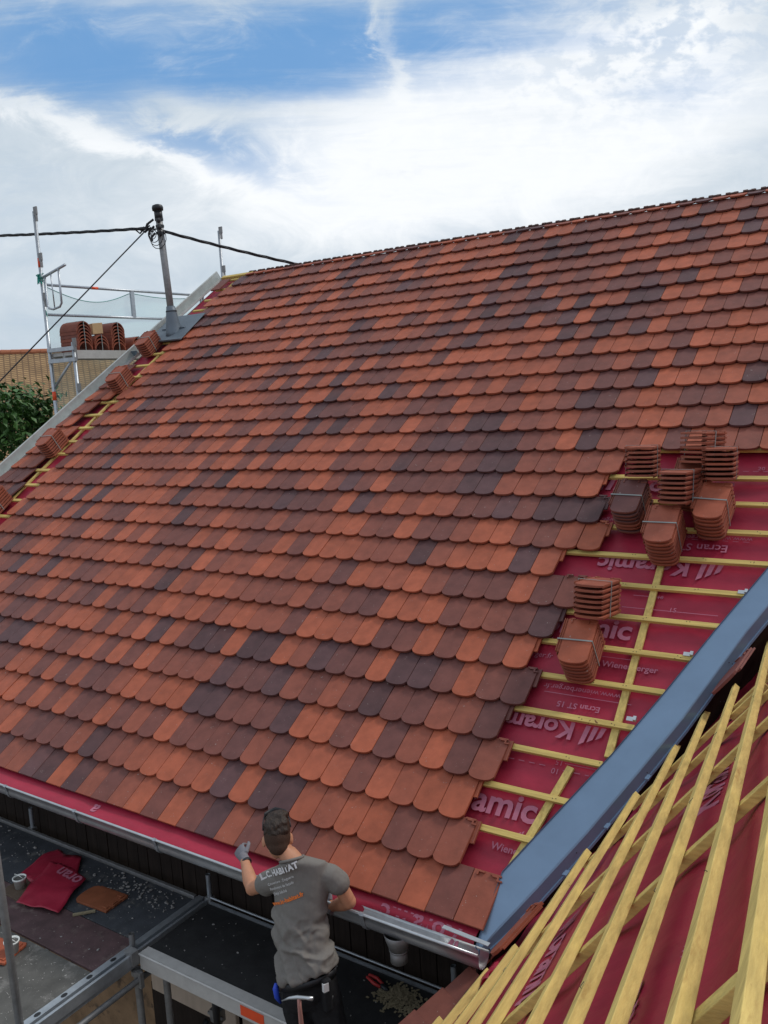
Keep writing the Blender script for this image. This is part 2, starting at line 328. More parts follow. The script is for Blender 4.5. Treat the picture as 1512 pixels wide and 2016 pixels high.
# --- underlay membrane of the main slope, with soft sags between the counter battens
mb = MB(); rows = []
ts = [-0.3 + i * 0.28 for i in range(int(29.9 / 0.28))]
for t in ts:
    a, b = verge_s(t) + 0.2, valley_s(t) + 0.3; row = []
    for j in range(111):
        s = a + (b - a) * j / 110
        sag = 0.013 * noise.noise((s * 0.45, t * 0.8, 0)) + 0.015 * noise.noise((s * 1.1 + t, t * 2.1, 4)) + 0.004 * noise.noise((s * 3, t * 5, 8)) - 0.006
        lap = 0.006 * max(0, 1 - ((t * 0.2) % 1.0) * 6)
        row.append(rp(s, t, H_MEM + sag + lap))
    rows.append(row)
mb.strip(rows)
underlay = mb.build('underlay', 'membrane', house, smooth=True)
def apron_profile(x):
    k = min(1, max(0, (x - 6.95) / 0.8)); k = k * k * (3 - 2 * k); k *= 0.93 + 0.07 * math.sin(x * 9)
    a = [(0.05, 0.005), (-0.02, -0.016), (-0.075, -0.030), (-0.145, -0.035), (-0.186, -0.028)]; b = [(0.05, 0.005), (-0.02, -0.012), (-0.05, -0.022), (-0.060, -0.05), (-0.062, -0.09)]
    return [(p[0] + (q[0] - p[0]) * k, p[1] + (q[1] - p[1]) * k) for p, q in zip(a, b)]
# apron of membrane hanging from the eaves into the gutter
mb = MB(); rows = []
for j in range(121):
    x = -0.6 + (8.36 + 0.6) * j / 120; wv = 0.006 * noise.noise((x * 3, 0, 0))
    rows.append([Vector((x, y, z + wv)) for y, z in apron_profile(x)])
mb.strip([list(r) for r in zip(*rows)])
mb.build('eaves_apron', 'membrane', house, smooth=True)

# --- lettering printed on the membrane
def lettering(mb, txt, o, x, y, size, bold=0.0):
    vs, fs = text_mesh(txt, size, bold); o, x, y = Vector(o), Vector(x), Vector(y)
    mb.add([o + x * v.x + y * v.y for v in vs], fs)
def mark(mb, o, x, y, sc):
    """three slanted bars rising to the right"""
    o, x, y = Vector(o), Vector(x), Vector(y)
    for k in range(3):
        a = k * 0.34; h = 0.62 + 0.19 * k
        q = [(a, 0), (a + 0.22, 0), (a + 0.22 + 0.12, h), (a + 0.12, h - 0.16)]
        mb.add([o + x * (u * sc) + y * (v * sc) for u, v in q], [(0, 1, 2, 3)])
mb = MB()
HL = H_MEM + 0.012
def up_text(txt, s, t, size, bold=0.0, mk=0):
    lettering(mb, txt, rp(s, t, HL), XX, UP, size, bold)
    if mk: mark(mb, rp(s, t, HL) - XX * mk * 1.35, XX, UP, mk)
def inv_text(txt, s, t, size, bold=0.0, mk=0):
    """printed the other way up; s is where the word starts, at its right end in the picture"""
    lettering(mb, txt, rp(s, t, HL), -XX, -UP, size, bold)
    if mk: mark(mb, rp(s, t, HL) + XX * mk * 1.35, -XX, -UP, mk)
BIG = 0.235
up_text('Koramic', 41.4, 21.58, BIG, 0.006, 0.2)
up_text('Koramic', 40.15, 26.58, BIG, 0.006, 0.2)
up_text('Koramic', 43.7, 16.42, BIG, 0.006, 0.2)
inv_text('Koramic', 47.1, 18.98, 0.20, 0.006, 0.17)
inv_text('Koramic', 44.75, 24.06, 0.178, 0.005, 0.15)
inv_text('Ecran ST', 48.3, 18.35, 0.10, 0.001)
inv_text('www.wienerberger.fr', 49.1, 18.05, 0.062)
inv_text('www.wienerberger.fr', 45.95, 23.12, 0.062)
inv_text('Ecran ST 15', 45.4, 23.55, 0.062, 0.001)
inv_text('Wienerberger', 44.6, 17.55, 0.055)
up_text('Ecran ST 15', 40.6, 22.0, 0.10, 0.001)
up_text('www.wienerberger.fr', 40.2, 22.4, 0.062)
up_text('Wienerberger', 44.95, 22.42, 0.066, 0.001)
up_text('Wienerberger', 43.3, 27.32, 0.066, 0.001)
for s, t in ((45.6, 22.02), (43.95, 26.95)): mark(mb, rp(s, t, HL), XX, UP, 0.05)
up_text('15', 46.75, 20.62, 0.055); up_text('10', 46.2, 20.25, 0.045); up_text('20', 48.7, 15.55, 0.055)
inv_text('15', 44.75, 25.02, 0.055); inv_text('10', 44.7, 25.24, 0.055)
def rule(s0, s1, t, dash=False):
    s = s0
    while s < s1:
        e = min(s + (0.22 if dash else s1 - s0), s1)
        n_ = 2 if dash else 24
        for k in range(n_):
            a, b = s + (e - s) * k / n_, s + (e - s) * (k + 1) / n_
            mb.add([rp(a, t - 0.008, HL), rp(b, t - 0.008, HL), rp(b, t + 0.008, HL), rp(a, t + 0.008, HL)], [(0, 1, 2, 3)])
        s = e + (0.16 if dash else 0.01)
for s0, s1, t, d in ((42.5, 44.1, 25.0, 0), (44.8, 45.9, 25.08, 0), (42.8, 44.2, 25.22, 1), (44.8, 45.7, 25.25, 1), (43.1, 45.2, 26.95, 0), (44.2, 46.0, 22.15, 0), (45.0, 48.5, 20.6, 0), (44.6, 48.2, 17.85, 0), (46.5, 49.0, 18.2, 1), (43.2, 46.4, 23.35, 0), (47.4, 50, 15.6, 1), (45.3, 46.4, 20.2, 0)):
    rule(s0, s1, t, d)
mb.build('printed_lettering', 'print_', underlay)
# broken bits of print on the apron
mb = MB()
def apron_pt(x, d):
    pr = apron_profile(x); acc = 0
    for (y0, z0), (y1, z1) in zip(pr, pr[1:]):
        l = math.hypot(y1 - y0, z1 - z0)
        if d <= acc + l: k = (d - acc) / l; return Vector((x, y0 + (y1 - y0) * k, z0 + (z1 - z0) * k + 0.006 * noise.noise((x * 3, 0, 0)) + 0.004))
        acc += l
    return Vector((x, -0.15, -0.12))
for txt, x0 in (('Koramic', 8.28), ('a', 5.12)):
    vs, fs = text_mesh(txt, 0.16, 0.004)
    mb.add([apron_pt(x0 - v.x, max(0.0, 0.085 + v.y)) for v in vs], fs)
mb.build('apron_lettering', 'print_', house)

# --- battens and counter battens of the main slope
def wobble(k): return random.uniform(-0.006, 0.006)
for k in range(0, 29):
    t = k - (0.16 if k == 15 else 0.02); a, b = verge_s(t) + 1.0, valley_s(t) + 0.08
    mb = MB()
    # battens are laid in lengths
    cuts = [a] + [a + (b - a) * q for q in (0.36, 0.71)] + [b]
    for c0, c1 in zip(cuts, cuts[1:]):
        mb.bar(rp(c0 + 0.01, t + wobble(0) * 2, H_BAT), rp(c1, t + wobble(1) * 2, H_BAT), 0.040, 0.026, NM)
    bt = mb.build('batten', 'wood', house, bevel=0.002)
    if k >= 14:
        mb = MB()
        for s_ in (46.05, 44.9, 47.6, 49.3):
            for e_ in (-0.05, 0.06): o_ = rp(s_ + e_, t + random.uniform(-0.03, 0.03), H_BAT); mb.tube([o_ - NM * 0.003, o_ + NM * 0.0015], 0.0032, 7)
        mb.build('nail_heads', 'black', bt)
# ridge batten / board
mb = MB(); mb.bar(rp(1.3, -0.28, 0.012), rp(4.9, -0.28, 0.012), 0.06, 0.05, NM); mb.bar(rp(4.9, -0.20, -0.03), rp(62, -0.20, -0.03), 0.06, 0.05, NM); mb.build('ridge_board', 'wood', house, bevel=0.003)
for (s0, t0), (s1, t1) in (((46.0, 18.6), (46.15, 24.75)), ((45.05, 25.15), (43.9, 28.5)), ((2.95, 0.2), (-0.3, 28.6)), ((22, 0), (22, 28.6)), ((34, 0), (34, 28.6)), ((12, 0), (12, 28.6)), ((51.5, 0), (51.5, 16.4))):
    mb = MB(); mb.bar(rp(s0, t0, H_CB), rp(s1, t1, H_CB), 0.050, 0.024, NM)
    mb.build('counter_batten', 'woody', house, bevel=0.002)

# --- tiles
ORANGE, MID, DARK = Vector((0.385, 0.099, 0.049)), Vector((0.200, 0.064, 0.046)), Vector((0.098, 0.047, 0.048))
def tint(b=0.0):
    r = min(0.999, max(0.0, random.random() + b)); j = random.uniform
    if r < 0.30: c = ORANGE * j(0.86, 1.10)
    elif r < 0.60: c = ORANGE.lerp(MID, j(0.35, 0.9))
    elif r < 0.90: c = MID.lerp(DARK, j(0.0, 0.55))
    else: c = DARK * j(0.85, 1.25)
    return c
def tile(mb, s0, s1, t_tail, h_tail, h_head, lap=1.10, th=0.020, round_=True, base=None, trim=None, fr=rp):
    """one tile: flat clay plate with a rounded tail, side edges and a slightly dropped rim"""
    c0 = base or tint()
    c1 = c0.lerp(DARK if random.random() < 0.6 else MID, random.uniform(0.0, 0.35))     # flashed head
    g = 0.012; a, b = s0 + g, s1 - g; wd = b - a
    lap += 0.0
    out_ = []
    n = 12 if round_ else 1
    sg = 0.135 if round_ else 0.0
    for k in range(n + 1):
        u = -1 + 2 * k / n
        # rounded corners, flat belly
        dt = sg * (1 - (1 - abs(u) ** 2.6) ** 0.62)
        out_.append((a + wd * (u + 1) / 2, t_tail + 0.035 - dt))
    out_ += [(b, t_tail - lap), (a, t_tail - lap)]
    if trim:
        out_ = clip_left(out_, trim)
        if len(out_) < 3: return
    ca = sum(q[0] for q in out_) / len(out_); tt = sum(q[1] for q in out_) / len(out_)
    def hh(t): return h_head + (h_tail - h_head) * (1 - (t_tail - t) / lap)
    k = len(out_)
    inn = [(ca + (x - ca) * (1 - 0.016 / max(abs(x - ca) + 0.2, 0.4)), y + (tt - y) * 0.016) for x, y in out_]
    lf = random.uniform(-0.0022, 0.0022)
    vs = [fr(x, t, hh(t) + lf) for x, t in inn] + [fr(x, t, hh(t) - 0.003 + lf) for x, t in out_] + [fr(x, t, hh(t) - th) for x, t in out_]
    fs = [tuple(range(k))] + [(i, i + k, (i + 1) % k + k, (i + 1) % k) for i in range(k)] + [(i + k, i + 2 * k, (i + 1) % k + 2 * k, (i + 1) % k + k) for i in range(k)]
    b0 = len(mb.v); mb.add(vs, fs)
    edge = Vector((0.19, 0.055, 0.036))
    for q in range(len(vs)):
        x, t = (inn + out_ + out_)[q]
        f = min(1, max(0, (t_tail - t) / lap)); c = c0.lerp(c1, f)
        if q >= 2 * k: c = c.lerp(edge, 0.45)  # underside ring tinted towards dark red, painting the shade on the down-facing rim
        mb.c[b0 + q] = tuple(c)
def clip_left(poly, trim):
    """keep the part of poly with s >= trim(t)"""
    res = []
    for i in range(len(poly)):
        p, q = poly[i], poly[(i + 1) % len(poly)]; dp, dq = p[0] - trim(p[1]), q[0] - trim(q[1])
        if dp >= 0: res.append(p)
        if dp * dq < 0:
            k = dp / (dp - dq); res.append((p[0] + (q[0] - p[0]) * k, p[1] + (q[1] - p[1]) * k))
    return res
def seam(k, r):
    s = k + (0.2 if r % 2 == 0 else 0.7)
    return s - 0.034 * (r - 14) * min(1, max(0, (s - 3) / 8.0))
ENDS = {16: 42.75, 17: 42.15, 18: 42.75, 19: 43.1, 20: 42.1, 21: 43.2, 22: 42.6, 23: 42.3, 24: 42.9, 25: 42.3, 26: 42.5, 27: 42.2, 28: 42.7, 29: 44.2}
HT, HH = 0.030, -0.004
def lugs(mb, s1, t_head, col):
    """the moulded head of a tile left bare: nibs and the hooked side channel"""
    mb.col = tuple(col)
    x0 = s1 - 0.95
    for a, b, c, d in ((0.08, 0.35, 0.0, 0.035), (0.55, 0.92, 0.0, 0.035), (0.10, 0.16, 0.03, 0.10), (0.80, 0.86, 0.03, 0.13), (0.86, 0.98, 0.10, 0.13), (0.62, 0.80, 0.035, 0.06)):
        mb.box(rp(x0 + a, t_head + d, 0.004), XX * (b - a) * TW, UP * (d - c) * EX, NM * 0.010)
    mb.box(rp(s1 - 0.012, t_head + 0.5, -0.016), XX * 0.024, UP * 0.5 * EX, NM * 0.010)
    mb.box(rp(s1 + 0.09, t_head + 0.5, -0.016), XX * 0.008, UP * 0.5 * EX, NM * 0.016)
mb = MB(); lg = []
for r in range(0, 30):
    t_tail = r if r < 29 else 28.98
    k = 3 if r % 2 == 0 else 2
    while True:
        s0, s1 = seam(k, r), seam(k + 1, r)
        lim = ENDS.get(r, valley_s(r) - 1.3)
        if s1 > lim + 0.45: break
        lap = 1.10 if r > 0 else 0.42
        if r == 0 and s1 < 4.9: k += 1; continue
        if r == 1 and s1 < 4.2: k += 1; continue
        dz = 0.0012 * noise.noise((s0 * 0.2, r * 0.3, 0)) * 6
        c = tint(0.38 * noise.noise((s0 * 0.16 + r * 0.12, r * 0.22, 5.0)) + (0.05 if s0 > 30 else -0.04)); last = seam(k + 2, r) > lim + 0.45
        tile(mb, s0, s1, t_tail + random.uniform(-0.006, 0.006), HT + dz, HH + dz, lap, round_=(r < 29), base=c)
        if r in ENDS and last: lg.append((s1, r - 1.10, c.copy()))
        k += 1
for s1, th_, c in lg: lugs(mb, s1, th_, c)
mb.build('tile_covering', 'tile', house, tint=True)
# nibs of the top course standing along the ridge
mb = MB(); s = 4.3; mb.bar(rp(4.3, -0.385, 0.004), rp(62, -0.385, 0.004), 0.02, 0.012, NM)
while s < 62:
    mb.box(rp(s + 0.1, -0.36, 0.0), XX * 0.05, UP * 0.03, NM * 0.019); mb.box(rp(s + 0.55, -0.37, 0.0), XX * 0.045, UP * 0.03, NM * 0.015)
    mb.box(rp(s + 0.3, -0.40, -0.005), XX * 0.10, UP * 0.02, NM * random.uniform(0.014, 0.02)); s += 1.0
mb.build('tile_nibs', 'darkclay', house)
# tiles along the cut verge
mb = MB()
for r in range(9, 30):
    e = {9: 0.9, 10: 1.2, 11: 1.96, 12: 0.9, 13: 0.4, 14: 1.2, 15: 0.87, 16: 0.94, 17: 0.9}.get(r, 0.9 if r % 2 else 1.3)
    s1 = e
    while s1 > verge_s(r) + 0.1:
        tile(mb, s1 - 1, s1, r, HT + random.uniform(0, 0.006), HH, 1.10, trim=lambda t: verge_s(t) + 0.35); s1 -= 1
mb.build('verge_tiles', 'tile', house, tint=True)
mb = MB(); tile(mb, 1.9, 2.9, 1.35, 0.05, 0.03, 1.15, round_=False, base=MID * 0.9); mb.build('tile', 'tile', house, tint=True)

# --- zinc verge channel
def channel(mb, t0, t1, n=24):
    rows = []
    for i in range(n + 1):
        t = t0 + (t1 - t0) * i / n; s = verge_s(t); w = TW
        prof = [(0.30, -0.02), (0.26, 0.012), (0.22, -0.03), (-0.42, -0.035), (-0.46, 0.085), (-0.52, 0.095), (-0.55, 0.02)]
        rows.append([rp(s + a, t, h) for a, h in prof])
    mb.strip(rows)
mb = MB(); channel(mb, -0.55, 6.95); channel(mb, 6.6, 29.2)
vc = mb.build('verge_channel', 'vergezinc', house, solid=0.002)
mb = MB(); s = verge_s(6.95)
mb.box(rp(s - 0.46, 6.95, -0.035), XX * 0.72 * TW, UP * 0.006, NM * 0.09); mb.build('end_cap', 'zincdark', vc)

# --- gutter along the eaves
def gutter_profile(n=12):
    pr = [(-0.075, -0.050), (-0.075, -0.060)]
    for i in range(n + 1):
        a = math.pi * i / n; pr.append((-0.1375 + 0.0625 * math.cos(a), -0.045 - 0.068 * math.sin(a)))
    pr += [(-0.2, 0.0)]
    for i in range(9):
        a = -math.pi * 0.5 + 2 * math.pi * i / 8 * 0.9; pr.append((-0.2075 + 0.009 * math.cos(a), 0.004 + 0.009 * math.sin(a)))
    return pr
mb = MB(); gp = gutter_profile()
mb.strip([[Vector((x, y, z)) for y, z in gp] for x in [-1.4 + i * 0.5 for i in range(20)] + [8.46]])
gut = mb.build('gutter', 'zinc', house, smooth=True, solid=0.0015)
x = -1.2
while x < 8.4:
    mb = MB(); pts = [Vector((x, -0.1375 + 0.066 * math.cos(a), -0.047 - 0.071 * math.sin(a))) for a in [math.pi * i / 10 for i in range(11)]]
    pts = [Vector((x, -0.07, -0.052))] + pts + [Vector((x, -0.219, 0.004)), Vector((x, -0.208, 0.016)), Vector((x, -0.196, 0.012))]
    for p, q in zip(pts, pts[1:]): mb.bar(p + (p - Vector((x, -0.137, -0.03))).normalized() * 0.003, q + (q - Vector((x, -0.137, -0.03))).normalized() * 0.003, 0.028, 0.004, (p + q) / 2 - Vector((x, -0.137, -0.03)))
    mb.build('gutter_bracket', 'galv', gut); x += 0.89
mb = MB(); oc = Vector((7.90, -0.14, -0.10))
mb.tube([oc + ZZ * 0.02, oc - ZZ * 0.02, oc - ZZ * 0.09], [0.085, 0.075, 0.052], 20, False); mb.tube([oc - ZZ * 0.085, oc - ZZ * 0.095], 0.056, 20, False); mb.tube([oc - ZZ * 0.09, oc - ZZ * 0.165], [0.051, 0.051], 20, False)
mb.build('gutter_outlet', 'galvdull', gut, smooth=True, solid=0.002)
mb = MB(); mb.bar((8.18, -0.09, 0.018), (8.47, -0.09, 0.004), 0.03, 0.004, ZZ); mb.build('drip_edge', 'zinc', house)

# --- walls under the eaves
mb = MB()
x = -1.3
while x < 9.2:
    w = random.uniform(0.12, 0.16); mb.box((x, 0.42 + random.uniform(0, 0.006), -1.45), (w - 0.008, 0, 0), (0, 0.03, 0), (0, 0, 1.40)); x += w
mb.box((-1.3, 0.452, -1.46), (10.5, 0, 0), (0, 0.02, 0), (0, 0, 1.42))
mb.box((-1.3, -0.045, -0.20), (9.75, 0, 0), (0, 0.022, 0), (0, 0, 0.135)); mb.box((-1.3, -0.020, -0.20), (9.75, 0, 0), (0, 0.46, 0), (0, 0, 0.02))
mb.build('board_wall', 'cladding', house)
mb = MB(); mb.box((-1.3, 0.55, -6.0), (11.5, 0, 0), (0, 0.3, 0), (0, 0, 4.4)); mb.build('lower_wall', 'ochre', house)
mb = MB()
for a, b in ((5.06, 6.02), (6.09, 7.25), (7.32, 8.6)): mb.box((a, 0.31, -1.83), (b - a, 0, 0), (0, 0.04, 0), (0, 0, 0.30))
mb.build('lintel', 'stucco', house, bevel=0.006)
mb = MB(); mb.box((5.0, 0.34, -1.535), (3.7, 0, 0), (0, 0.16, 0), (0, 0, 0.10)); mb.build('stained_sill', 'stain', house)
mb = MB(); mb.box((5.0, 0.352, -6.0), (3.7, 0, 0), (0, 0.16, 0), (0, 0, 4.19)); mb.build('opening_shade_slab', 'cladding', house)  # solid slab, its dark colour stands in for the shade of an opening
# gable wall and the far slope closing the volume
mb = MB(); g = [rp(verge_s(0) - 0.2, 0, -0.10), rp(verge_s(29) - 0.2, 29, -0.10)]
mb.add([g[0], g[1], Vector((g[1].x, g[1].y, -6)), Vector((g[0].x + 0.9, 2 * g[0].y, -6)), Vector((g[0].x + 0.9, 2 * g[0].y, 0))], [(0, 1, 2, 3, 4)]); mb.build('gable_wall', 'wall', house)
mb = MB(); a, b = rp(1.2, -0.3, -0.07), rp(62, -0.3, -0.07); dn = Vector((0, math.cos(P1), -math.sin(P1))) * 8.5
mb.add([a, b, b + dn, a + dn + XX * 0.9], [(0, 1, 2, 3)]); mb.build('far_slope', 'membrane', house)

# --- valley sheet
def lerp(a, b, k): return Vector(a) + (Vector(b) - Vector(a)) * k
VD = Vector((1.074, 2.305, 1.675))                      # run of the valley
LE = [Vector(q) for q in ((8.372, -0.075, -0.062), (8.381, 0.288, 0.21), (8.586, 0.637, 0.463), (8.806, 1.005, 0.73), (9.023, 1.418, 1.03), (9.228, 1.835, 1.333), (9.48, 2.323, 1.688), (12.0, 7.05, 5.12))]
FO = [Vector(q) for q in ((8.40, -0.085, -0.064), (8.465, 0.03, 0.02), (8.610, 0.265, 0.19), (8.80, 0.585, 0.425), (9.00, 0.955, 0.695), (9.17, 1.285, 0.935), (9.43, 1.87, 1.36), (12.05, 6.95, 5.04))]
q2 = R(50); NW = Vector((-math.sin(q2), 0, math.cos(q2)))
D0 = NW.dot(Vector((8.846, 0.709, 0.515))) - 0.05
def onwing(px_ray, h=0.0):
    v = Vector(px_ray); k = (D0 + h - NW.dot(CAM)) / NW.dot(v); return CAM + v * k
RI = [p + Vector((0.012, -0.020, -0.080)) * (0.45 + 0.55 * min(1, k / 2)) for k, p in enumerate(FO)]
def dense(pts, n=10):
    r = []
    for a, b in zip(pts, pts[1:]): r += [lerp(a, b, i / n) for i in range(n)]
    return r + [pts[-1]]
le, fo, ri = dense(LE), dense(FO), dense(RI)
mb = MB(); rows = []
for a, b, c in zip(le, fo, ri):
    hem = NM * 0.014
    o1 = (c - b).normalized()
    rows.append([a + (a - b).normalized() * 0.003 + hem * 0.1, a - (a - b).normalized() * 0.008 + hem, a - (a - b).normalized() * 0.016 + NM * 0.002] + [lerp(a, b, k) + NM * 0.001 for k in (0.2, 0.5, 0.8, 0.97)] + [b + o1 * 0.006, lerp(b, c, 0.5), c, c + XX * 0.010 + ZZ * 0.003, c + XX * 0.016 - ZZ * 0.008])
mb.strip(rows)
valley = mb.build('valley_sheet', 'slate', house, solid=0.0015)
mb = MB(); mb.strip([[c + Vector((-0.012, 0, -0.012)), c + Vector((-0.02, 0, -0.10)), c + Vector((-0.10, 0.02, -0.45))] for c in ri]); mb.build('gap_shade_skirt', 'cladding', house, solid=0.02)  # dark skirt added to close the gap, standing in for its shadow
for t in (20, 21.95, 23.85):
    mb = MB(); p = rp(valley_s(t) - 0.32, t, H_BAT + 0.004); mb.box(p, XX * 0.055, UP * 0.03, NM * 0.004); mb.box(p + XX * 0.045, XX * 0.02, UP * 0.03, NM * 0.022); mb.build('fixing_clip', 'zinc', valley)
for k in (0.62, 0.30, 0.46, 0.13):
    p = ri[int(10 + k * 50)]; mb = MB(); mb.cbox(p + XX * 0.008 + ZZ * 0.004, VD, XX, ZZ, 0.035, 0.03, 0.012); mb.build('fixing_clip', 'slate', valley)

# ------------------------------------------------------------------ wing roof
def ray(x, y): return AX @ Vector(((x - 756) / 1667.13, (y - 1008) / 1667.13, 1.0))
WB = Vector((math.cos(q2), 0, math.sin(q2)))            # up the wing slope
WING_BATTENS = [((10.28, -3.1, 2.146), (9.701, 2.059, 1.457)), ((10.164, -3.1, 2.008), (9.526, 2.055, 1.247)), ((10.013, -3.1, 1.828), (9.43, 1.45, 1.13)), ((9.873, -3.1, 1.661), (9.205, 1.79, 0.865)), ((9.686, -3.1, 1.439), (9.126, 1.262, 0.771)), ((9.356, -3.1, 1.045), (9.032, 0.716, 0.66)), ((9.188, -3.1, 0.845), (8.9, 0.264, 0.501)), ((8.823, -2.2, 0.41), (8.876, -0.62, 0.474)), ((8.525, -2.0, 0.054), (8.716, -0.6, 0.282)), ((8.359, -1.8, -0.143), (8.528, -0.75, 0.058))]
WING_CROSS = [((9.19, -1.508, 0.847), (10.30, -1.09, 2.17)), ((8.872, -0.626, 0.468), (10.48, -0.002, 2.385)), ((8.88, 0.194, 0.478), (10.31, 0.608, 2.182)), ((8.972, 0.732, 0.588), (10.233, 1.177, 2.09)), ((9.516, 0.737, 1.235), (9.68, 0.785, 1.43)), ((9.894, -2.534, 1.686), (10.33, -2.298, 2.205))]
def along(p, q, a, b):
    p, q = Vector(p), Vector(q); d = (q - p); return p - d * a, q + d * b
for p, q in WING_BATTENS:
    mb = MB(); mb.bar(p, q, 0.027, 0.036, NW); wb_ = mb.build('batten', 'woody', house, bevel=0.002)
    mb = MB(); p, q = Vector(p), Vector(q); d_ = (q - p).normalized(); sd_ = d_.cross(NW).normalized()
    for k_ in (0.28, 0.47, 0.66, 0.83):
        o_ = p.lerp(q, k_ + random.uniform(-0.06, 0.06)) + sd_ * random.uniform(-0.008, 0.008); a_ = random.uniform(-0.9, 0.9)
        mb.tube([o_ - NW * 0.004, o_ + NW * 0.005, o_ + NW * 0.004 + (d_ * math.cos(a_) + sd_ * math.sin(a_)) * random.uniform(0.012, 0.03)], 0.0011, 5)
    mb.build('bent_nails', 'black', wb_)
for p, q in WING_CROSS:
    mb = MB(); mb.bar(Vector(p) - NW * 0.040, Vector(q) - NW * 0.040, 0.050, 0.030, NW); mb.build('counter_batten', 'wood', house, bevel=0.002)
# its membrane, sagging between the counter battens
mb = MB(); rows = []
WO = Vector((8.75, 0, 0.40)); hoff = D0 - NW.dot(WO)
WO = WO + NW * hoff
BD = Vector((-0.118, 0.983, -0.141)).normalized(); BU = NW.cross(BD).normalized()
if BU.z < 0: BU = -BU
def wp(u, v, h=0.0): return WO + BD * u + BU * v + NW * h
def wsag(u, v): return -0.092 + 0.026 * math.sin(u * 0.8 + v * 17 + 0.6) * (0.6 + 0.4 * noise.noise((u, v, 0))) + 0.012 * noise.noise((u * 1.2, v * 2, 3)) + 0.006 * noise.noise((u * 9, v * 2, 8))
for i in range(150):
    u = -3.0 + i * 0.065; rows.append([])
    v0 = -0.75 if u < 0.2 else max(-0.75, 1.26 * u - 1.05)
    v1 = max(1.66, v0 + 2.6)
    for j in range(56):
        v = v0 + (v1 - v0) * j / 55; rows[-1].append(wp(u, v, wsag(u, v)))
mb.strip(rows)
wu = mb.build('underlay', 'membrane', house, smooth=True)
mb = MB()
def wtext(txt, u, v, size, bold=0.0, flip=False):
    vs, fs = text_mesh(txt, size, bold)
    sg = -1 if flip else 1
    mb.add([wp(u + sg * w.x, v - sg * w.y, wsag(u + sg * w.x, v - sg * w.y) + 0.005) for w in vs], fs)
wtext('Koramic', -2.92, 1.235, 0.20, 0.005)
wtext('Koramic', -0.95, 1.30, 0.20, 0.005)
wtext('www.wienerberger.fr', -0.75, 0.80, 0.075)
wtext('Koramic', -0.55, 0.22, 0.20, 0.005, True)
wtext('Ecran ST 15', -2.3, 0.80, 0.09, 0.001)
wtext('Wienerberger', -2.25, 1.40, 0.06)
wtext('Wienerberger', -0.5, 1.02, 0.065)
for k in range(6):
    u = -2.6 + k * 0.55; pts = [(u + a * 0.03, 0.86 if k % 2 else 0.80) for a in range(12)]
    for (a, b), (c, d) in zip(pts, pts[1:]): mb.add([wp(a, b, wsag(a, b) + 0.005), wp(c, d, wsag(c, d) + 0.005), wp(c, d + 0.005, wsag(c, d) + 0.005), wp(a, b + 0.005, wsag(a, b) + 0.005)], [(0, 1, 2, 3)])
mb.build('printed_lettering', 'print_', wu)

# edge board and the dark wall below the wing's open side
mb = MB(); mb.bar(wp(-3.0, 1.69, -0.12), wp(1.5, 1.69, -0.12), 0.04, 0.12, NW); mb.build('edge_board', 'card', house)
mb = MB(); a, b = wp(-3.0, -0.80, -0.14), wp(-0.35, -0.80, -0.14)
mb.add([a, b, Vector((b.x, b.y, -6)), Vector((a.x, a.y, -6))], [(0, 1, 2, 3)]); mb.add([a, wp(-3.0, 1.7, -0.14), Vector((10.3, -3.0, -6)), Vector((a.x, a.y, -6))], [(0, 1, 2, 3)])
mb.build('wing_wall', 'ochre', house)
mb = MB(); mb.add([wp(-3, 1.72, -0.14), wp(1.6, 1.72, -0.14), Vector((12.2, 1.2, -1)), Vector((12.6, -3.2, -1))], [(0, 1, 2, 3)]); mb.build('wing_far_slope', 'cladding', house)

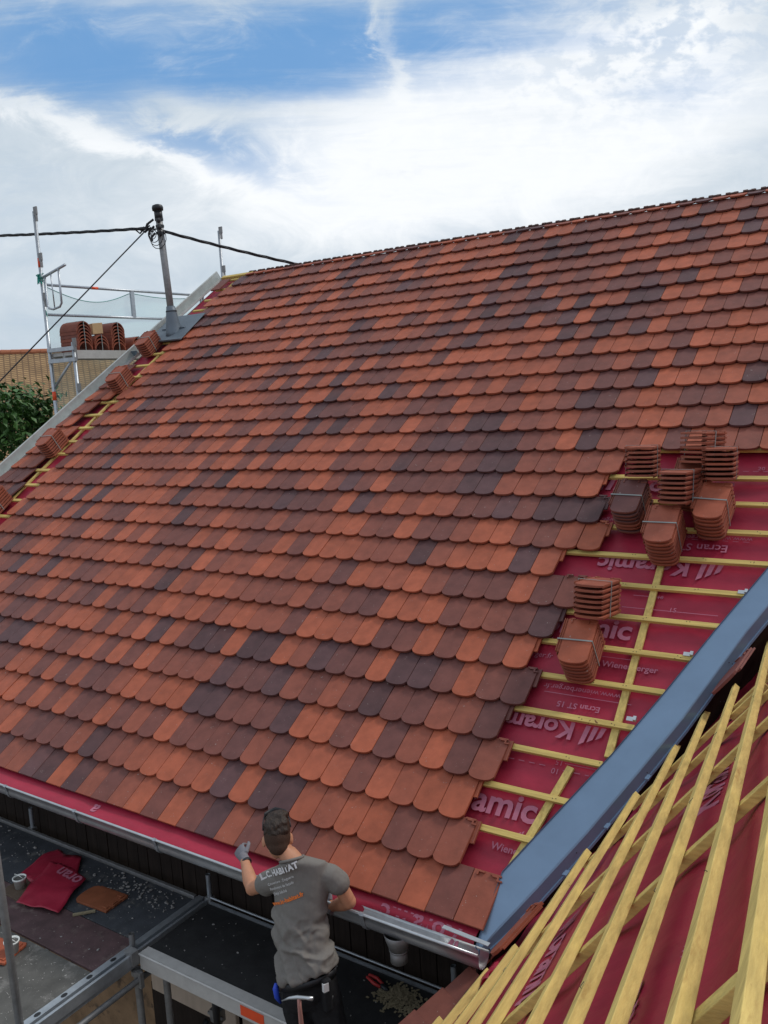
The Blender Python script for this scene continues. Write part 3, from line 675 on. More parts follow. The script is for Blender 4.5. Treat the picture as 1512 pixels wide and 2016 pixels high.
# ------------------------------------------------------------------ bundles of tiles
def bundle(name, o, fr, side, up, n, col, label, group, strap_at=0.5, th=0.036, jit=0.004):
    """tiles stacked along up; o = middle of the lowest tail, fr points from tail to head"""
    o, fr, side, up = Vector(o), Vector(fr).normalized(), Vector(side).normalized(), Vector(up).normalized()
    t_ = thing(name, label, 'tile bundle', o, group)
    w, l = 0.205, 0.37
    for i in range(n):
        mb = MB(); c = (col if isinstance(col, Vector) else random.choice(col)) * random.uniform(0.92, 1.08)
        if i < n - 1 and random.random() < 0.6: c = ORANGE.lerp(MID, random.uniform(0.1, 0.8))
        base = o + up * (i * th) + fr * random.uniform(-jit, jit) + side * random.uniform(-jit, jit)
        k = 12; tail = []
        for q in range(k + 1):
            u = -1 + 2 * q / k; tail.append((u * w / 2, 0.040 * (1 - (1 - abs(u) ** 2.6) ** 0.62)))
        ol = tail + [(w / 2, l), (-w / 2, l)]
        zt = th * 0.46
        mb.col = tuple(c); nn = len(ol); cx, cy = 0, l / 2
        inn = [(a * 0.975, cy + (b - cy) * 0.985) for a, b in ol]
        P_ = lambda a, b, z: base + side * a + fr * b + up * z
        vs = [P_(a, b, zt) for a, b in inn] + [P_(a, b, zt - 0.003) for a, b in ol] + [P_(a, b, 0.0) for a, b in ol]
        fs = [tuple(range(nn))] + [(q, q + nn, (q + 1) % nn + nn, (q + 1) % nn) for q in range(nn)] + [(q + nn, q + 2 * nn, (q + 1) % nn + 2 * nn, (q + 1) % nn + nn) for q in range(nn)] + [tuple(range(3 * nn - 1, 2 * nn - 1, -1))]
        b0 = len(mb.v); mb.add(vs, fs)
        edge = Vector((0.29, 0.088, 0.050))
        for q in range(nn, 3 * nn): mb.c[b0 + q] = tuple(c.lerp(edge, 0.6 if q >= 2 * nn else 0.3))
        mb.col = tuple(c.lerp(edge, 0.4))
        # side channel on the left, rib on the right edge, nibs at the head
        mb.box(P_(-w / 2 - 0.030, 0.09, -0.002), side * 0.030, fr * (l - 0.09), up * 0.008)
        mb.box(P_(-w / 2 - 0.030, 0.09, 0.006), side * 0.005, fr * (l - 0.09), up * 0.010)
        mb.box(P_(-w / 2 - 0.016, 0.09, 0.006), side * 0.005, fr * (l - 0.09), up * 0.007)
        for a, b_, cc, dd in ((-0.085, 0.03, 0.0, 0.012), (0.045, 0.05, 0.0, 0.012), (0.035, 0.012, 0.012, 0.03), (-0.08, 0.010, 0.012, 0.03), (0.06, 0.045, 0.03, 0.012)):
            mb.box(P_(a, l - cc - dd, zt - 0.001), side * b_, fr * dd, up * 0.007)
        mb.box(P_(w / 2 - 0.012, 0.05, -0.011), side * 0.004, fr * (l - 0.06), up * 0.011)
        mb.box(P_(-w / 2 + 0.012, l - 0.015, -0.011), side * 0.16, fr * 0.013, up * 0.011)
        mb.build('tile', 'tile', t_, tint=True)
    # strap
    mb = MB(); y0 = l * strap_at; hh = n * th - 0.010; x0, x1 = -w / 2 - 0.034, w / 2 + 0.004
    for a, b_ in (((x0, hh), (x1, hh)), ((x1, hh), (x1, -0.006)), ((x0, hh), (x0, -0.006))):
        p, q = o + side * a[0] + fr * y0 + up * a[1], o + side * b_[0] + fr * (y0 - (0.02 if b_[1] < 0 else 0)) + up * b_[1]
        mb.bar(p, q, 0.010, 0.0025, up if a[1] == b_[1] else side)
    mb.build('strap', 'strap', t_)
    return t_
YAW = lambda v, a: Matrix.Rotation(R(a), 3, NM) @ Vector(v)
YAWZ = lambda v, a: Matrix.Rotation(R(a), 3, 'Z') @ Vector(v)
BB = Vector((0, 0, 0))
def flat(s, t, n, col, label, yaw=0, grp='tile bundles lying on the battens', h=H_BAT + 0.006, **k):
    return bundle('tile_bundle', rp(s, t, h), YAW(UP, yaw), YAW(XX, yaw), NM, n, col, label, grp, **k)
RUST = ORANGE.lerp(MID, 0.5)
flat(44.45, 23.10, 7, ORANGE.lerp(MID, 0.15), 'strapped orange tile bundle lying flat below the single level stack', 2)
flat(44.38, 18.25, 7, DARK.lerp(MID, 0.3), 'strapped bundle topped by a dark brown tile, lying flat on the battens', -2)
flat(46.15, 19.33, 8, RUST, 'strapped bundle lying lowest of the crowded group, its face tile dull orange', 0)
flat(47.62, 18.33, 7, ORANGE.lerp(MID, 0.25), 'strapped orange faced bundle lying flat beneath the right-hand level stack', -4)
def level(s, t, z0, n, col, label, yaw, dx=0, dy=0, tilt=0):
    o = rp(s, t, 0); o = Vector((o.x + dx, o.y + dy, z0))
    fr = YAWZ(YY, yaw); sd = YAWZ(XX, yaw); fr = Matrix.Rotation(R(tilt), 3, sd) @ fr
    return bundle('tile_bundle', o, fr, sd, sd.cross(fr), n, col, label, 'tile bundles set level above the flat ones')
def top_of(s, t, n, h=H_BAT + 0.006): return rp(s, t, h) + UP * 0.37 + NM * (n * 0.036)
a = top_of(44.45, 23.10, 7); level(44.6, 0, a.z + 0.012, 7, RUST, 'level stack of tiles facing tail first, standing alone halfway down the bare slope', -3, 0, a.y - rp(0, 0).y - 0.06, -5)
a = top_of(44.38, 18.25, 7); level(44.75, 0, a.z + 0.010, 7, RUST, 'level stack above the dark topped bundle, leftmost of the upper group', 7, 0, a.y - rp(0, 0).y - 0.05, -3)
a = top_of(46.15, 19.33, 8); level(46.35, 0, a.z + 0.004, 7, RUST, 'level stack in the middle of the group, directly above the lowest flat bundle', -6, 0, a.y - rp(0, 0).y - 0.05, -2)
level(46.65, 0, a.z + 0.27, 7, RUST, 'topmost level stack, rising highest against the tiled slope', -14, 0, a.y - rp(0, 0).y + 0.30, -4)
a = top_of(47.62, 18.33, 7); level(47.85, 0, a.z + 0.010, 7, RUST, 'level stack furthest right, with a thin upright strap at its corner', 6, 0, a.y - rp(0, 0).y - 0.05, -3)
flat(46.6, 17.35, 7, RUST, 'half hidden flat bundle behind the middle stacks', 0)
# on the verge
flat(1.15, 7.3, 7, RUST, 'tile bundle by the foot of the mast, highest on the verge', 3, 'tile bundles along the verge')
flat(1.9, 10.4, 7, RUST, 'tile bundle on the verge below the one by the mast, above the green tree', 3, 'tile bundles along the verge')
flat(1.1, 15.2, 7, RUST, 'tile bundle low on the verge next to the tree, its long edges towards the tiles', 3, 'tile bundles along the verge')
flat(1.1, 19.2, 7, RUST, 'tile bundle cut by the left edge of the picture', 3, 'tile bundles along the verge')

# ------------------------------------------------------------------ loose tiles near the wing
def loose_tile(label, o, fr, side, up, col, n=1, cat='tile'):
    mb = MB(); mb.col = tuple(col); o, fr, side, up = Vector(o), Vector(fr).normalized(), Vector(side).normalized(), Vector(up).normalized()
    k = 14; ol = [((-1 + 2 * q / k) * 0.11, 0.040 * (1 - (1 - abs(-1 + 2 * q / k) ** 2.6) ** 0.62)) for q in range(k + 1)] + [(0.11, 0.37), (0.06, 0.372), (0.05, 0.366), (-0.04, 0.372), (-0.05, 0.365), (-0.11, 0.37)]
    mb.prism(ol, o + up * 0.018, side, fr, up, 0.018)
    for a, b, c, d in ((-0.09, 0.335, 0.03, 0.014), (0.05, 0.335, 0.05, 0.014), (0.07, 0.30, 0.012, 0.035), (-0.085, 0.30, 0.010, 0.035), (-0.03, 0.345, 0.05, 0.012)): mb.box(o + side * a + fr * b + up * 0.018, side * c, fr * d, up * 0.008)
    mb.box(o + side * 0.105 + fr * 0.05 - up * 0.006, side * 0.03, fr * 0.3, up * 0.012)
    ob = mb.build('loose_tile', 'tile', None, tint=True, bevel=0.002); set_origin(ob, o); return tag(ob, label, cat)
loose_tile('brown tile left lying on the battens right of the valley sheet', onwing(ray(1424, 1352), 0.035), Vector((0.10, 0.98, 0.17)), Vector((0.62, 0, 0.75)), NW, Vector((0.20, 0.062, 0.05)))
bp = [Vector((8.47, -0.12, -0.075)), Vector((8.60, 0.10, 0.10))]
VF = (VD - NW * VD.dot(NW)).normalized(); VS = VF.cross(NW).normalized()
for px_, h, lab, col in (((1012, 1838), -0.035, 'broken orange tile showing its hooked edge under the valley sheet', ORANGE * 0.8), ((968, 1878), -0.055, 'broken tile tucked lowest under the tip of the valley sheet', MID * 1.1)):
    loose_tile(lab, onwing(ray(*px_), h) - VF * 0.16, VF, VS, NW, col)
# old red brown tiled strip running down below the gutter end
mb = MB(); a0, a1 = Vector((8.40, -0.16, -0.13)), Vector((7.98, -0.95, -0.42))
d = (a1 - a0); sd = Vector((0.62, -0.25, -0.02)).normalized(); mb.col = (0.20, 0.062, 0.045)
up_ = d.cross(sd).normalized(); up_ = up_ if up_.z > 0 else -up_
for k in range(5):
    p = a0 + d * (k / 5) + up_ * (0.004 * k); mb.col = tuple(MID.lerp(ORANGE, random.uniform(0, 0.25)) * 0.7); mb.prism([(-0.02, 0.0), (0.16, 0.01), (0.15, 0.235), (0.12, 0.245), (-0.005, 0.235)], p + up_ * 0.02, sd, d.normalized(), up_, 0.02)
mb.build('old_tile_row', 'tile', house, tint=True, bevel=0.003)
mb = MB(); o = onwing(ray(962, 1925), -0.02)
mb.strip([[o + BD * (i * 0.025) - BU * (j * 0.02) + NW * (0.012 * math.sin(i * 1.1 + j)) for j in range(5)] for i in range(7)])
ob = mb.build('membrane_scrap', 'membrane', None, smooth=True, solid=0.001); set_origin(ob, o); tag(ob, 'small pink flap of membrane between the battens below the gutter end', 'membrane scrap')

# ------------------------------------------------------------------ service mast and cables
MBASE = Vector((0.40, 5.60, 4.07)); MTOP = Vector((0.335, 5.55, 5.93))
mast = thing('service_mast', 'leaning grey steel service mast with black cap rising through a grey flashing plate', 'mast', MBASE)
mb = MB(); mb.tube([MBASE - ZZ * 0.1, MTOP], 0.052, 16); mb.build('pole', 'galvdull', mast, smooth=True)
mb = MB(); ax = (MTOP - MBASE).normalized()
mb.tube([MBASE - ax * 0.06, MBASE + ax * 0.02, MBASE + ax * 0.22, MBASE + ax * 0.34, MBASE + ax * 0.42], [0.15, 0.125, 0.098, 0.080, 0.066], 20); mb.build('collar', 'lead', mast, smooth=True)
mb = MB(); mb.tube([MBASE + ax * 0.335, MBASE + ax * 0.35], 0.086, 20); mb.build('clamp_ring', 'black', mast)
mb = MB()
c0 = rp(2.15, 5.3, 0.035); mb.box(c0 - XX * 0.42 - UP * 0.28, XX * 0.78, UP * 0.72, NM * 0.012); mb.box(c0 - XX * 0.42 - UP * 0.28, XX * 0.78, UP * 0.02, NM * 0.03); mb.box(c0 - XX * 0.30 + UP * 0.05, XX * 0.5, UP * 0.03, NM * 0.03); mb.build('flashing_plate', 'lead', mast, bevel=0.004)
mb = MB(); mb.tube([MTOP - ax * 0.01, MTOP + ax * 0.035, MTOP + ax * 0.065, MTOP + ax * 0.08], [0.082, 0.086, 0.074, 0.035], 16); mb.tube([MTOP - ax * 0.14, MTOP - ax * 0.02], [0.062, 0.062], 14); mb.build('cap', 'black', mast, smooth=True)
for k in range(3):
    mb = MB(); c = MTOP - ax * (0.16 + 0.10 * k); mb.tube([c, c + ax * 0.035], 0.064, 14); mb.tube([c + Vector((-0.06, -0.06, 0.02)), c + Vector((-0.16 + 0.03 * k, -0.10, -0.04)), c + Vector((-0.20 + 0.05 * k, -0.10, -0.10))], 0.018, 8); mb.ball(c + Vector((0.05, -0.06, -0.01)), XX * 0.035, YY * 0.035, ZZ * 0.04, 8, 6); mb.build('insulator_clamp', 'black', mast)
def catenary(p, q, sag, n=40): 
    p, q = Vector(p), Vector(q); return [p.lerp(q, i / n) - ZZ * (sag * 4 * (i / n) * (1 - i / n)) for i in range(n + 1)]
def cable(name, label, pts, r=0.012, strands=3, pitch=0.55):
    mb = MB()
    for s_ in range(strands):
        out_ = []; acc = 0
        for i, p in enumerate(pts):
            if i: acc += (pts[i] - pts[i - 1]).length
            d_ = (pts[min(i + 1, len(pts) - 1)] - pts[max(i - 1, 0)]).normalized(); u = d_.cross(ZZ).normalized(); w = d_.cross(u); an = acc / pitch * 2 * math.pi + s_ * 2 * math.pi / strands
            out_.append(p + (u * math.cos(an) + w * math.sin(an)) * r * (1.0 if strands > 1 else 0))
        mb.tube(out_, r, 6)
    ob = mb.build(name, 'black', None, smooth=True); set_origin(ob, pts[0]); return tag(ob, label, 'cable')
JT = MTOP + Vector((-0.14, -0.10, -0.26))
cable('overhead_cable', 'thick black twisted overhead cable coming level from the left to the mast', catenary(JT, (-18.5, 3.2, 8.55), 0.35, 120), 0.0135, 3, 0.9)
cable('overhead_cable', 'black twisted cable sloping from the mast down behind the ridge', catenary(MTOP + Vector((0.06, 0.02, -0.32)), (7.6, 14.2, 4.15), 0.42, 80), 0.0135, 3, 0.9)
cable('stay_wire', 'thin dark stay wire slanting from the mast down to the left', [JT.lerp(Vector((-1.75, 1.45, 1.45)), i / 3) for i in range(4)], 0.011, 1)
mb = MB()
for k in range(4):
    c = JT + Vector((0.02 * k, 0, -0.02)); n_ = 14; rr = 0.10 + 0.03 * k
    mb.tube([c + Vector((0.08 + rr * 0.9 * math.sin(a), 0.02 * k, -rr * 1.2 * (1 - math.cos(a)) / 2 * 1.3)) for a in [math.pi * 2 * i / n_ for i in range(n_ + 1)]], 0.006, 6)
for k in range(5): mb.tube([JT + Vector((-0.30 + 0.05 * k, 0, 0.03)), JT + Vector((-0.20 + 0.06 * k, 0.01, -0.05 + 0.03 * (k % 2))), JT + Vector((0.02 + 0.02 * k, 0, 0.06 - 0.03 * k))], 0.012, 6)
mb.build('cable_joint', 'black', mast)

# ------------------------------------------------------------------ gable scaffold behind the verge
sc = thing('gable_scaffold', 'galvanised scaffold beyond the verge with guard rails, end loop and a platform of ridge tiles', 'scaffold', (-1.4, 4.63, -6))
def std(x, y, z0, z1, parent, bands=()):
    mb = MB(); mb.tube([(x, y, z0), (x, y, z1)], 0.028, 12); ob = mb.build('standard', 'galv', parent, smooth=True)
    for z in bands:
        mb = MB(); mb.tube([(x, y, z - 0.07), (x, y, z + 0.07)], 0.0295, 12); mb.build('label_band', 'orange', ob, smooth=True)
    for z in (z1 - 0.06, z1 - 0.75, z1 - 1.35):
        if z > z0: mb = MB(); mb.box((x + 0.02, y - 0.03, z), (0.08, 0, 0), (0, 0.02, 0), (0, 0, 0.12)); mb.box((x + 0.06, y - 0.04, z - 0.10), (0.03, 0, 0), (0, 0.03, 0), (0, 0, 0.12)); mb.build('wedge_clamp', 'galvdull', ob)
    return ob
std(-1.4, 4.63, -6, 6.05, sc, (5.28, 3.22)); std(-0.8, 4.63, -6, 4.02, sc)
std(-0.8, 8.05, -6, 6.08, sc); std(-1.4, 8.05, -6, 5.0, sc)
for z, lab in ((4.95, 1), (4.49, 0)):
    mb = MB(); mb.tube([(-1.4, 4.68, z), (-1.4, 8.05, z + 0.03)], 0.022, 10); g = mb.build('guard_rail', 'galv', sc, smooth=True)
    if lab: mb = MB(); mb.tube([(-1.4, 5.55, z + 0.0075), (-1.4, 5.68, z + 0.009)], 0.0235, 10); mb.build('label_band', 'orange', g, smooth=True)
mb = MB(); mb.box((-1.42, 6.36, 4.5), (0.04, 0, 0), (0, 0.07, 0), (0, 0, 0.45)); mb.build('rail_post', 'galv', sc)
mb = MB(); mb.tube([(-1.42, 4.63, 5.04), (-0.75, 4.60, 5.17)], 0.022, 10); mb.build('end_rail', 'galv', sc, smooth=True)
lp = [Vector((-1.30, 4.62, 5.05)), Vector((-1.28, 4.60, 4.62)), Vector((-1.25, 4.60, 4.57)), Vector((-1.15, 4.60, 4.545)), Vector((-0.98, 4.60, 4.57)), Vector((-0.93, 4.60, 4.62)), Vector((-0.92, 4.60, 5.13))]
mb = MB(); mb.tube(lp, 0.017, 10); mb.tube([(-1.12, 4.60, 5.08), (-1.11, 4.60, 4.55)], 0.010, 8); mb.build('end_loop', 'galv', sc, smooth=True)
for z in (3.93, 3.76):
    mb = MB(); mb.box((-1.42, 4.60, z - 0.03), (0.66, 0, 0), (0, 0.05, 0), (0, 0, 0.06)); mb.build('transom', 'galv', sc)
mb = MB(); mb.tube([(-1.38, 4.64, 3.35), (-0.9, 4.64, 3.74)], 0.02, 8); mb.build('brace', 'galv', sc, smooth=True)
mb = MB()
for x in (-1.39, -1.09): mb.box((x, 4.66, 3.83), (0.29, 0, 0), (0, 3.35, 0), (0, 0, 0.05)); mb.box((x, 4.66, 3.78), (0.02, 0, 0), (0, 3.35, 0), (0, 0, 0.05)); mb.box((x + 0.27, 4.66, 3.78), (0.02, 0, 0), (0, 3.35, 0), (0, 0, 0.05))
mb.box((-0.80, 4.68, 3.77), (0.012, 0, 0), (0, 3.33, 0), (0, 0, 0.13)); mb.build('platform', 'palealu', sc)
mb = MB(); rows = []
for i in range(41):
    y = 4.66 + 3.38 * i / 40; tp = 4.93 - 0.20 * math.sin(min(1, max(0, (y - 4.7) / 1.7)) * math.pi) - (0.04 * math.sin(max(0, (y - 6.4) / 1.6) * math.pi) if y > 6.4 else 0)
    rows.append([Vector((-1.44 - 0.04 * math.sin(k * 1.3 + y * 2), y, tp + (2.9 - tp) * k / 12)) for k in range(13)])
mb.strip(rows); net = mb.build('safety_net', 'net', None, smooth=True); set_origin(net, (-1.44, 4.66, 3)); tag(net, 'pale green see-through debris net hung behind the scaffold guard rails', 'net')
ncord = MB(); ncord.tube([r[0] + XX * 0.005 for r in rows], 0.006, 6); ncord.build('edge_cord', 'cord', net, smooth=True)
mb = MB()
for k in range(14): mb.tube([Vector((-1.40, 4.62, 5.03)) + Vector((random.uniform(-.06, .04), random.uniform(-.05, .05), random.uniform(-.08, .1))) for _ in range(4)], 0.008, 5)
mb.tube([(-1.41, 4.61, 4.95), (-1.40, 4.62, 4.7), (-1.36, 4.63, 4.45)], 0.006, 5)
ob = mb.build('cord_knot', 'cord', None); set_origin(ob, (-1.4, 4.62, 5.03)); tag(ob, 'tangle of bright green cord tied round the scaffold pole', 'cord')
# half round ridge tiles
def ridge_stack(y, x1, n, label, z0=3.885, w=0.14, ln=0.42, dz=0.052, lean=0.0):
    t_ = thing('ridge_tile_stack', label, 'ridge tiles', (x1 - ln / 2, y, z0), 'stacks of half round ridge tiles on the platform')
    for k in range(n):
        mb = MB(); mb.col = tuple(ORANGE.lerp(MID, random.uniform(0.2, 0.9)) * 0.8); z = z0 + k * dz; seg = 14; vs, fs = [], []
        x0_ = x1 + random.uniform(-.008, .008) + lean * k
        for xx in (x0_, x0_ - ln):
            for rr in (w, w - 0.016):
                for i in range(seg + 1):
                    an = math.pi * i / seg; vs.append(Vector((xx, y + rr * math.cos(an), z + rr * 1.12 * math.sin(an))))
        q = seg + 1
        for i in range(seg):
            fs += [(i, i + 1, i + 1 + 2 * q, i + 2 * q), (i + q, i + 3 * q, i + 1 + 3 * q, i + 1 + q), (i, i + q, i + 1 + q, i + 1), (i + 2 * q, i + 1 + 2 * q, i + 1 + 3 * q, i + 3 * q)]
        fs += [(0, 2 * q, 3 * q, q), (seg, seg + q, seg + 3 * q, seg + 2 * q)]; mb.add(vs, fs); mb.build('ridge_tile', 'tile', t_, tint=True)
    mb = MB(); ztop = z0 + (n - 1) * dz + w * 1.12 + 0.003
    mb.bar((x1 + 0.012, y, z0 + 0.02), (x1 + 0.012, y, ztop), 0.012, 0.003, XX); mb.bar((x1 + 0.012, y, ztop + 0.002), (x1 - ln, y, ztop + 0.002), 0.012, 0.003, ZZ); mb.build('strap', 'strap', t_)
ridge_stack(4.90, -0.86, 7, 'tall stack of seven half round ridge tiles, leftmost on the platform')
ridge_stack(5.22, -0.86, 3, 'short stack of three half round ridge tiles with cardboard on top')
ridge_stack(5.56, -0.86, 7, 'tall stack of half round ridge tiles right of the cardboard')
ridge_stack(5.98, -0.86, 3, 'low stack of half round ridge tiles half hidden by the verge', w=0.13)
mb = MB(); mb.cbox((-0.98, 5.22, 4.25), (1, 0.1, 0.1), (0, 1, 0.1), ZZ, 0.10, 0.20, 0.17); ob = mb.build('cardboard_box', 'card', None, bevel=0.004); set_origin(ob, (-0.98, 5.22, 4.17)); tag(ob, 'small brown cardboard piece resting on the short ridge tile stack', 'cardboard')

# ------------------------------------------------------------------ neighbour's house and tree
nb = thing('neighbour_house', 'neighbouring house with a broad tan tiled roof behind the scaffold', 'house', (-20, 20, -6))
F_ = Vector((-0.82, 0.57, 0)); S_ = Vector((0.57, 0.82, 0))       # away from the viewer / along its ridge
def nbp(a, b, z): return Vector((-18.6, 14.2, 0)) + S_ * a + F_ * b + ZZ * z
mb = MB(); vs, fs, uv = [], [], []
rows = []
for i in range(41):
    k = i / 40; b = 6.0 * k; z = -0.6 + 6.05 * k; rows.append([nbp(a, b, z) for a in (-14, -7, 0, 7, 14)])
mb.strip(rows); rf = mb.build('roof', 'tan', nb)
uvl = rf.data.uv_layers.new(name='UVMap')
for lp_ in rf.data.loops:
    v = rf.data.vertices[lp_.vertex_index].co + parent_origin(nb) - Vector((-18.6, 14.2, 0)); w_ = math.hypot(v.dot(F_), v.z + 0.6); uvl.data[lp_.index].uv = (v.dot(S_), w_ + 0.30 * v.dot(S_))
mb = MB(); mb.strip([[nbp(a, 6.0, 5.44), nbp(a, 12.0, -0.6)] for a in (-14, 14)]); mb.build('far_roof', 'clay', nb)
mb = MB()
for k in range(70): a = -14 + k * 0.4; mb.tube([nbp(a, 6.0, 5.43 + random.uniform(-.01, .01)), nbp(a + 0.42, 6.0, 5.44)], [0.13, 0.11], 8)
mb.build('ridge_tiles', 'clay', nb)
mb = MB(); a, b, c, d_ = nbp(-13.6, 0.5, -6), nbp(13.6, 0.5, -6), nbp(13.6, 11.5, -6), nbp(-13.6, 11.5, -6)
up5 = ZZ * 5.7
mb.add([a, b, c, d_, a + up5, b + up5, c + up5, d_ + up5], [(0, 1, 5, 4), (1, 2, 6, 5), (2, 3, 7, 6), (3, 0, 4, 7)]); mb.build('wall', 'wall', nb)

tr = thing('leafy_tree', 'leafy green tree behind the verge in front of the tan roof', 'tree', (-4.1, 5.2, -6))
mb = MB(); random.seed(11); TO = Vector((0.68, 0.6, 0.66))
mb.tube([Vector(q) + Vector((1.1, 0.6, 0)) for q in ((-5.2, 4.6, -6), (-5.15, 4.6, -3), (-5.1, 4.65, -0.6), (-5.0, 4.6, 0.9))], [0.22, 0.17, 0.13, 0.09], 10); tips = []
for k in range(11):
    an = k * 2.4; b0_ = Vector((-4.0, 5.23, -1.2 + 0.2 * k)); t1 = b0_ + Vector((math.cos(an) * 0.8, math.sin(an) * 0.8, 0.7)); t2 = t1 + Vector((math.cos(an + .3) * 0.6, math.sin(an + .3) * 0.6, 0.75)); mb.tube([b0_, t1, t2], [0.06, 0.04, 0.015], 7); tips += [t1, t2, (t1 + t2) / 2, t2 + ZZ * 0.35]
mb.build('trunk', 'bark', tr)
mb = MB(); shoots = []
for k in range(105):
    c = Vector((-5.0 + random.gauss(0, 0.95), 4.5 + random.gauss(0, 0.95), random.uniform(-1.2, 2.55)))
    e = ((c.x + 5.0) / 1.7) ** 2 + ((c.y - 4.5) / 1.7) ** 2 + ((c.z - 0.8) / 2.0) ** 2
    if e < 1.15: shoots.append(c)
shoots += [Vector((-5.2 + random.uniform(-1.1, 1.2), 4.5 + random.uniform(-1, 1), random.uniform(2.0, 2.75))) for _ in range(16)]
for c in shoots:
    c = c + TO
    g_ = random.uniform(0.75, 1.2); n_ = random.randint(110, 150); ax_ = Vector((random.uniform(-.5, .5), random.uniform(-.5, .5), 1)).normalized()
    for j in range(n_):
        p = c + ax_ * random.uniform(-0.32, 0.32) + Vector((random.gauss(0, .15), random.gauss(0, .15), random.gauss(0, .13)))
        d_ = Vector((random.uniform(-1, 1), random.uniform(-1, 1), random.uniform(-1.1, 0.25))).normalized(); sd_ = d_.cross(Vector((random.uniform(-.4, .4), random.uniform(-.4, .4), 1))).normalized(); nr = sd_.cross(d_)
        l_ = random.uniform(0.11, 0.19); w_ = l_ * 0.30; k_ = g_ * random.uniform(0.8, 1.2); mb.col = (0.045 * k_, 0.110 * k_, 0.022 * k_)
        mb.add([p, p + d_ * l_ * 0.45 + sd_ * w_ + nr * 0.014, p + d_ * l_ - nr * 0.01, p + d_ * l_ * 0.45 - sd_ * w_ + nr * 0.014, p + d_ * l_ * 0.5], [(0, 1, 4), (1, 2, 4), (2, 3, 4), (3, 0, 4)])
mb.build('crown', 'leaf', tr, tint=True)
random.seed(21)

# ------------------------------------------------------------------ eaves scaffold: decks, posts, rails
es = thing('eaves_scaffold', 'scaffold deck along the eaves with dark debris strewn boards and galvanised posts', 'scaffold', (5.8, 0, -6))
ZD = -0.80
def deck(name, m_, x0, x1, y0, y1, z=ZD, th=0.02):
    mb = MB(); mb.box((x0, y0, z - th), (x1 - x0, 0, 0), (0, y1 - y0, 0), (0, 0, th)); return mb.build(name, m_, es, bevel=0.003)
deck('deck_board', 'deck', -1.2, 5.70, -0.285, 0.285); deck('deck_board', 'deckred', -1.2, 5.70, -0.655, -0.295, ZD + 0.004); deck('deck_board', 'deckgrey', -1.2, 5.70, -1.32, -0.665, ZD - 0.006)
deck('deck_board', 'deckblack', 5.84, 8.62, -0.29, 0.30)
mb = MB(); mb.box((-1.2, 0.29, ZD - 0.06), (6.9, 0, 0), (0, 0.03, 0), (0, 0, 0.085)); mb.build('back_rail', 'galvdull', es, bevel=0.004)
mb = MB(); mb.tube([(5.84, 0.335, ZD + 0.03), (8.6, 0.335, ZD + 0.03)], 0.008, 8); mb.box((5.84, 0.305, ZD - 0.06), (2.78, 0, 0), (0, 0.02, 0), (0, 0, 0.07)); mb.build('back_rail', 'galv', es)
mb = MB(); mb.box((5.84, -0.375, ZD - 0.105), (1.40, 0, 0), (0, 0.012, 0), (0, 0, 0.11)); mb.box((5.84, -0.375, ZD + 0.005), (1.40, 0, 0), (0, 0.085, 0), (0, 0, 0.004)); mb.tube([(5.84, -0.378, ZD + 0.006), (7.24, -0.378, ZD + 0.006)], 0.008, 8); mb.box((5.84, -0.375, ZD - 0.109), (1.40, 0, 0), (0, 0.05, 0), (0, 0, 0.004)); mb.box((7.25, -0.375, ZD - 0.105), (1.37, 0, 0), (0, 0.012, 0), (0, 0, 0.11)); mb.box((7.25, -0.375, ZD + 0.005), (1.37, 0, 0), (0, 0.085, 0), (0, 0, 0.004)); fb = mb.build('front_beam', 'palealu', es)
mb = MB(); mb.box((6.80, -0.3775, ZD - 0.088), (0.20, 0, 0), (0, 0.002, 0), (0, 0, 0.072)); mb.build('orange_label', 'orange', fb)
# transom between the two bays: U profile; flat black ovals on the top flange paint the dark of holes
mb = MB()
for x0, w in ((5.715, 0.055), (5.80, 0.022)):
    y = 0.33
    mb.box((x0, -1.75, ZD + 0.012), (w, 0, 0), (0, 2.08, 0), (0, 0, 0.005)); mb.box((x0, -1.75, ZD - 0.10), (0.004, 0, 0), (0, 2.08, 0), (0, 0, 0.112)); mb.box((x0 + w - 0.004, -1.75, ZD - 0.06), (0.004, 0, 0), (0, 2.08, 0), (0, 0, 0.072))
mb.box((5.775, -1.75, ZD - 0.03), (0.022, 0, 0), (0, 2.08, 0), (0, 0, 0.004)); ts_ = mb.build('transom', 'galv', es)
mb = MB()
for y in (-0.52, -0.72, -0.92, -1.12, -1.32):
    mb.add([Vector((5.7425 + 0.017 * math.cos(a), y + 0.024 * math.sin(a), ZD + 0.0185)) for a in [math.pi * 2 * i / 14 for i in range(14)]], [tuple(range(14))])
mb.build('slot_dark', 'black', ts_)
mb = MB(); mb.tube([(5.83, -1.75, ZD - 0.19), (5.83, 0.3, ZD - 0.19)], 0.022, 10); mb.build('ledger', 'galvdull', es, smooth=True)
mb = MB(); mb.tube([(5.10, -0.42, -1.62), (5.82, -0.40, -1.52), (6.4, -0.36, -1.44)], 0.022, 10); mb.build('ledger', 'galvdull', es, smooth=True)
def post(x, y, z0, z1, r=0.024, m_='galvdull'):
    mb = MB(); mb.tube([(x, y, z0), (x, y, z1)], r, 14, False); mb.tube([(x, y, z0), (x, y, z1)], r - 0.005, 14, False); ob = mb.build('post', m_, es, smooth=True)
    return ob
p_ = post(5.745, -0.352, ZD - 0.02, ZD + 0.115, 0.021)
p_ = post(5.80, -0.38, -6, ZD - 0.12, 0.026)
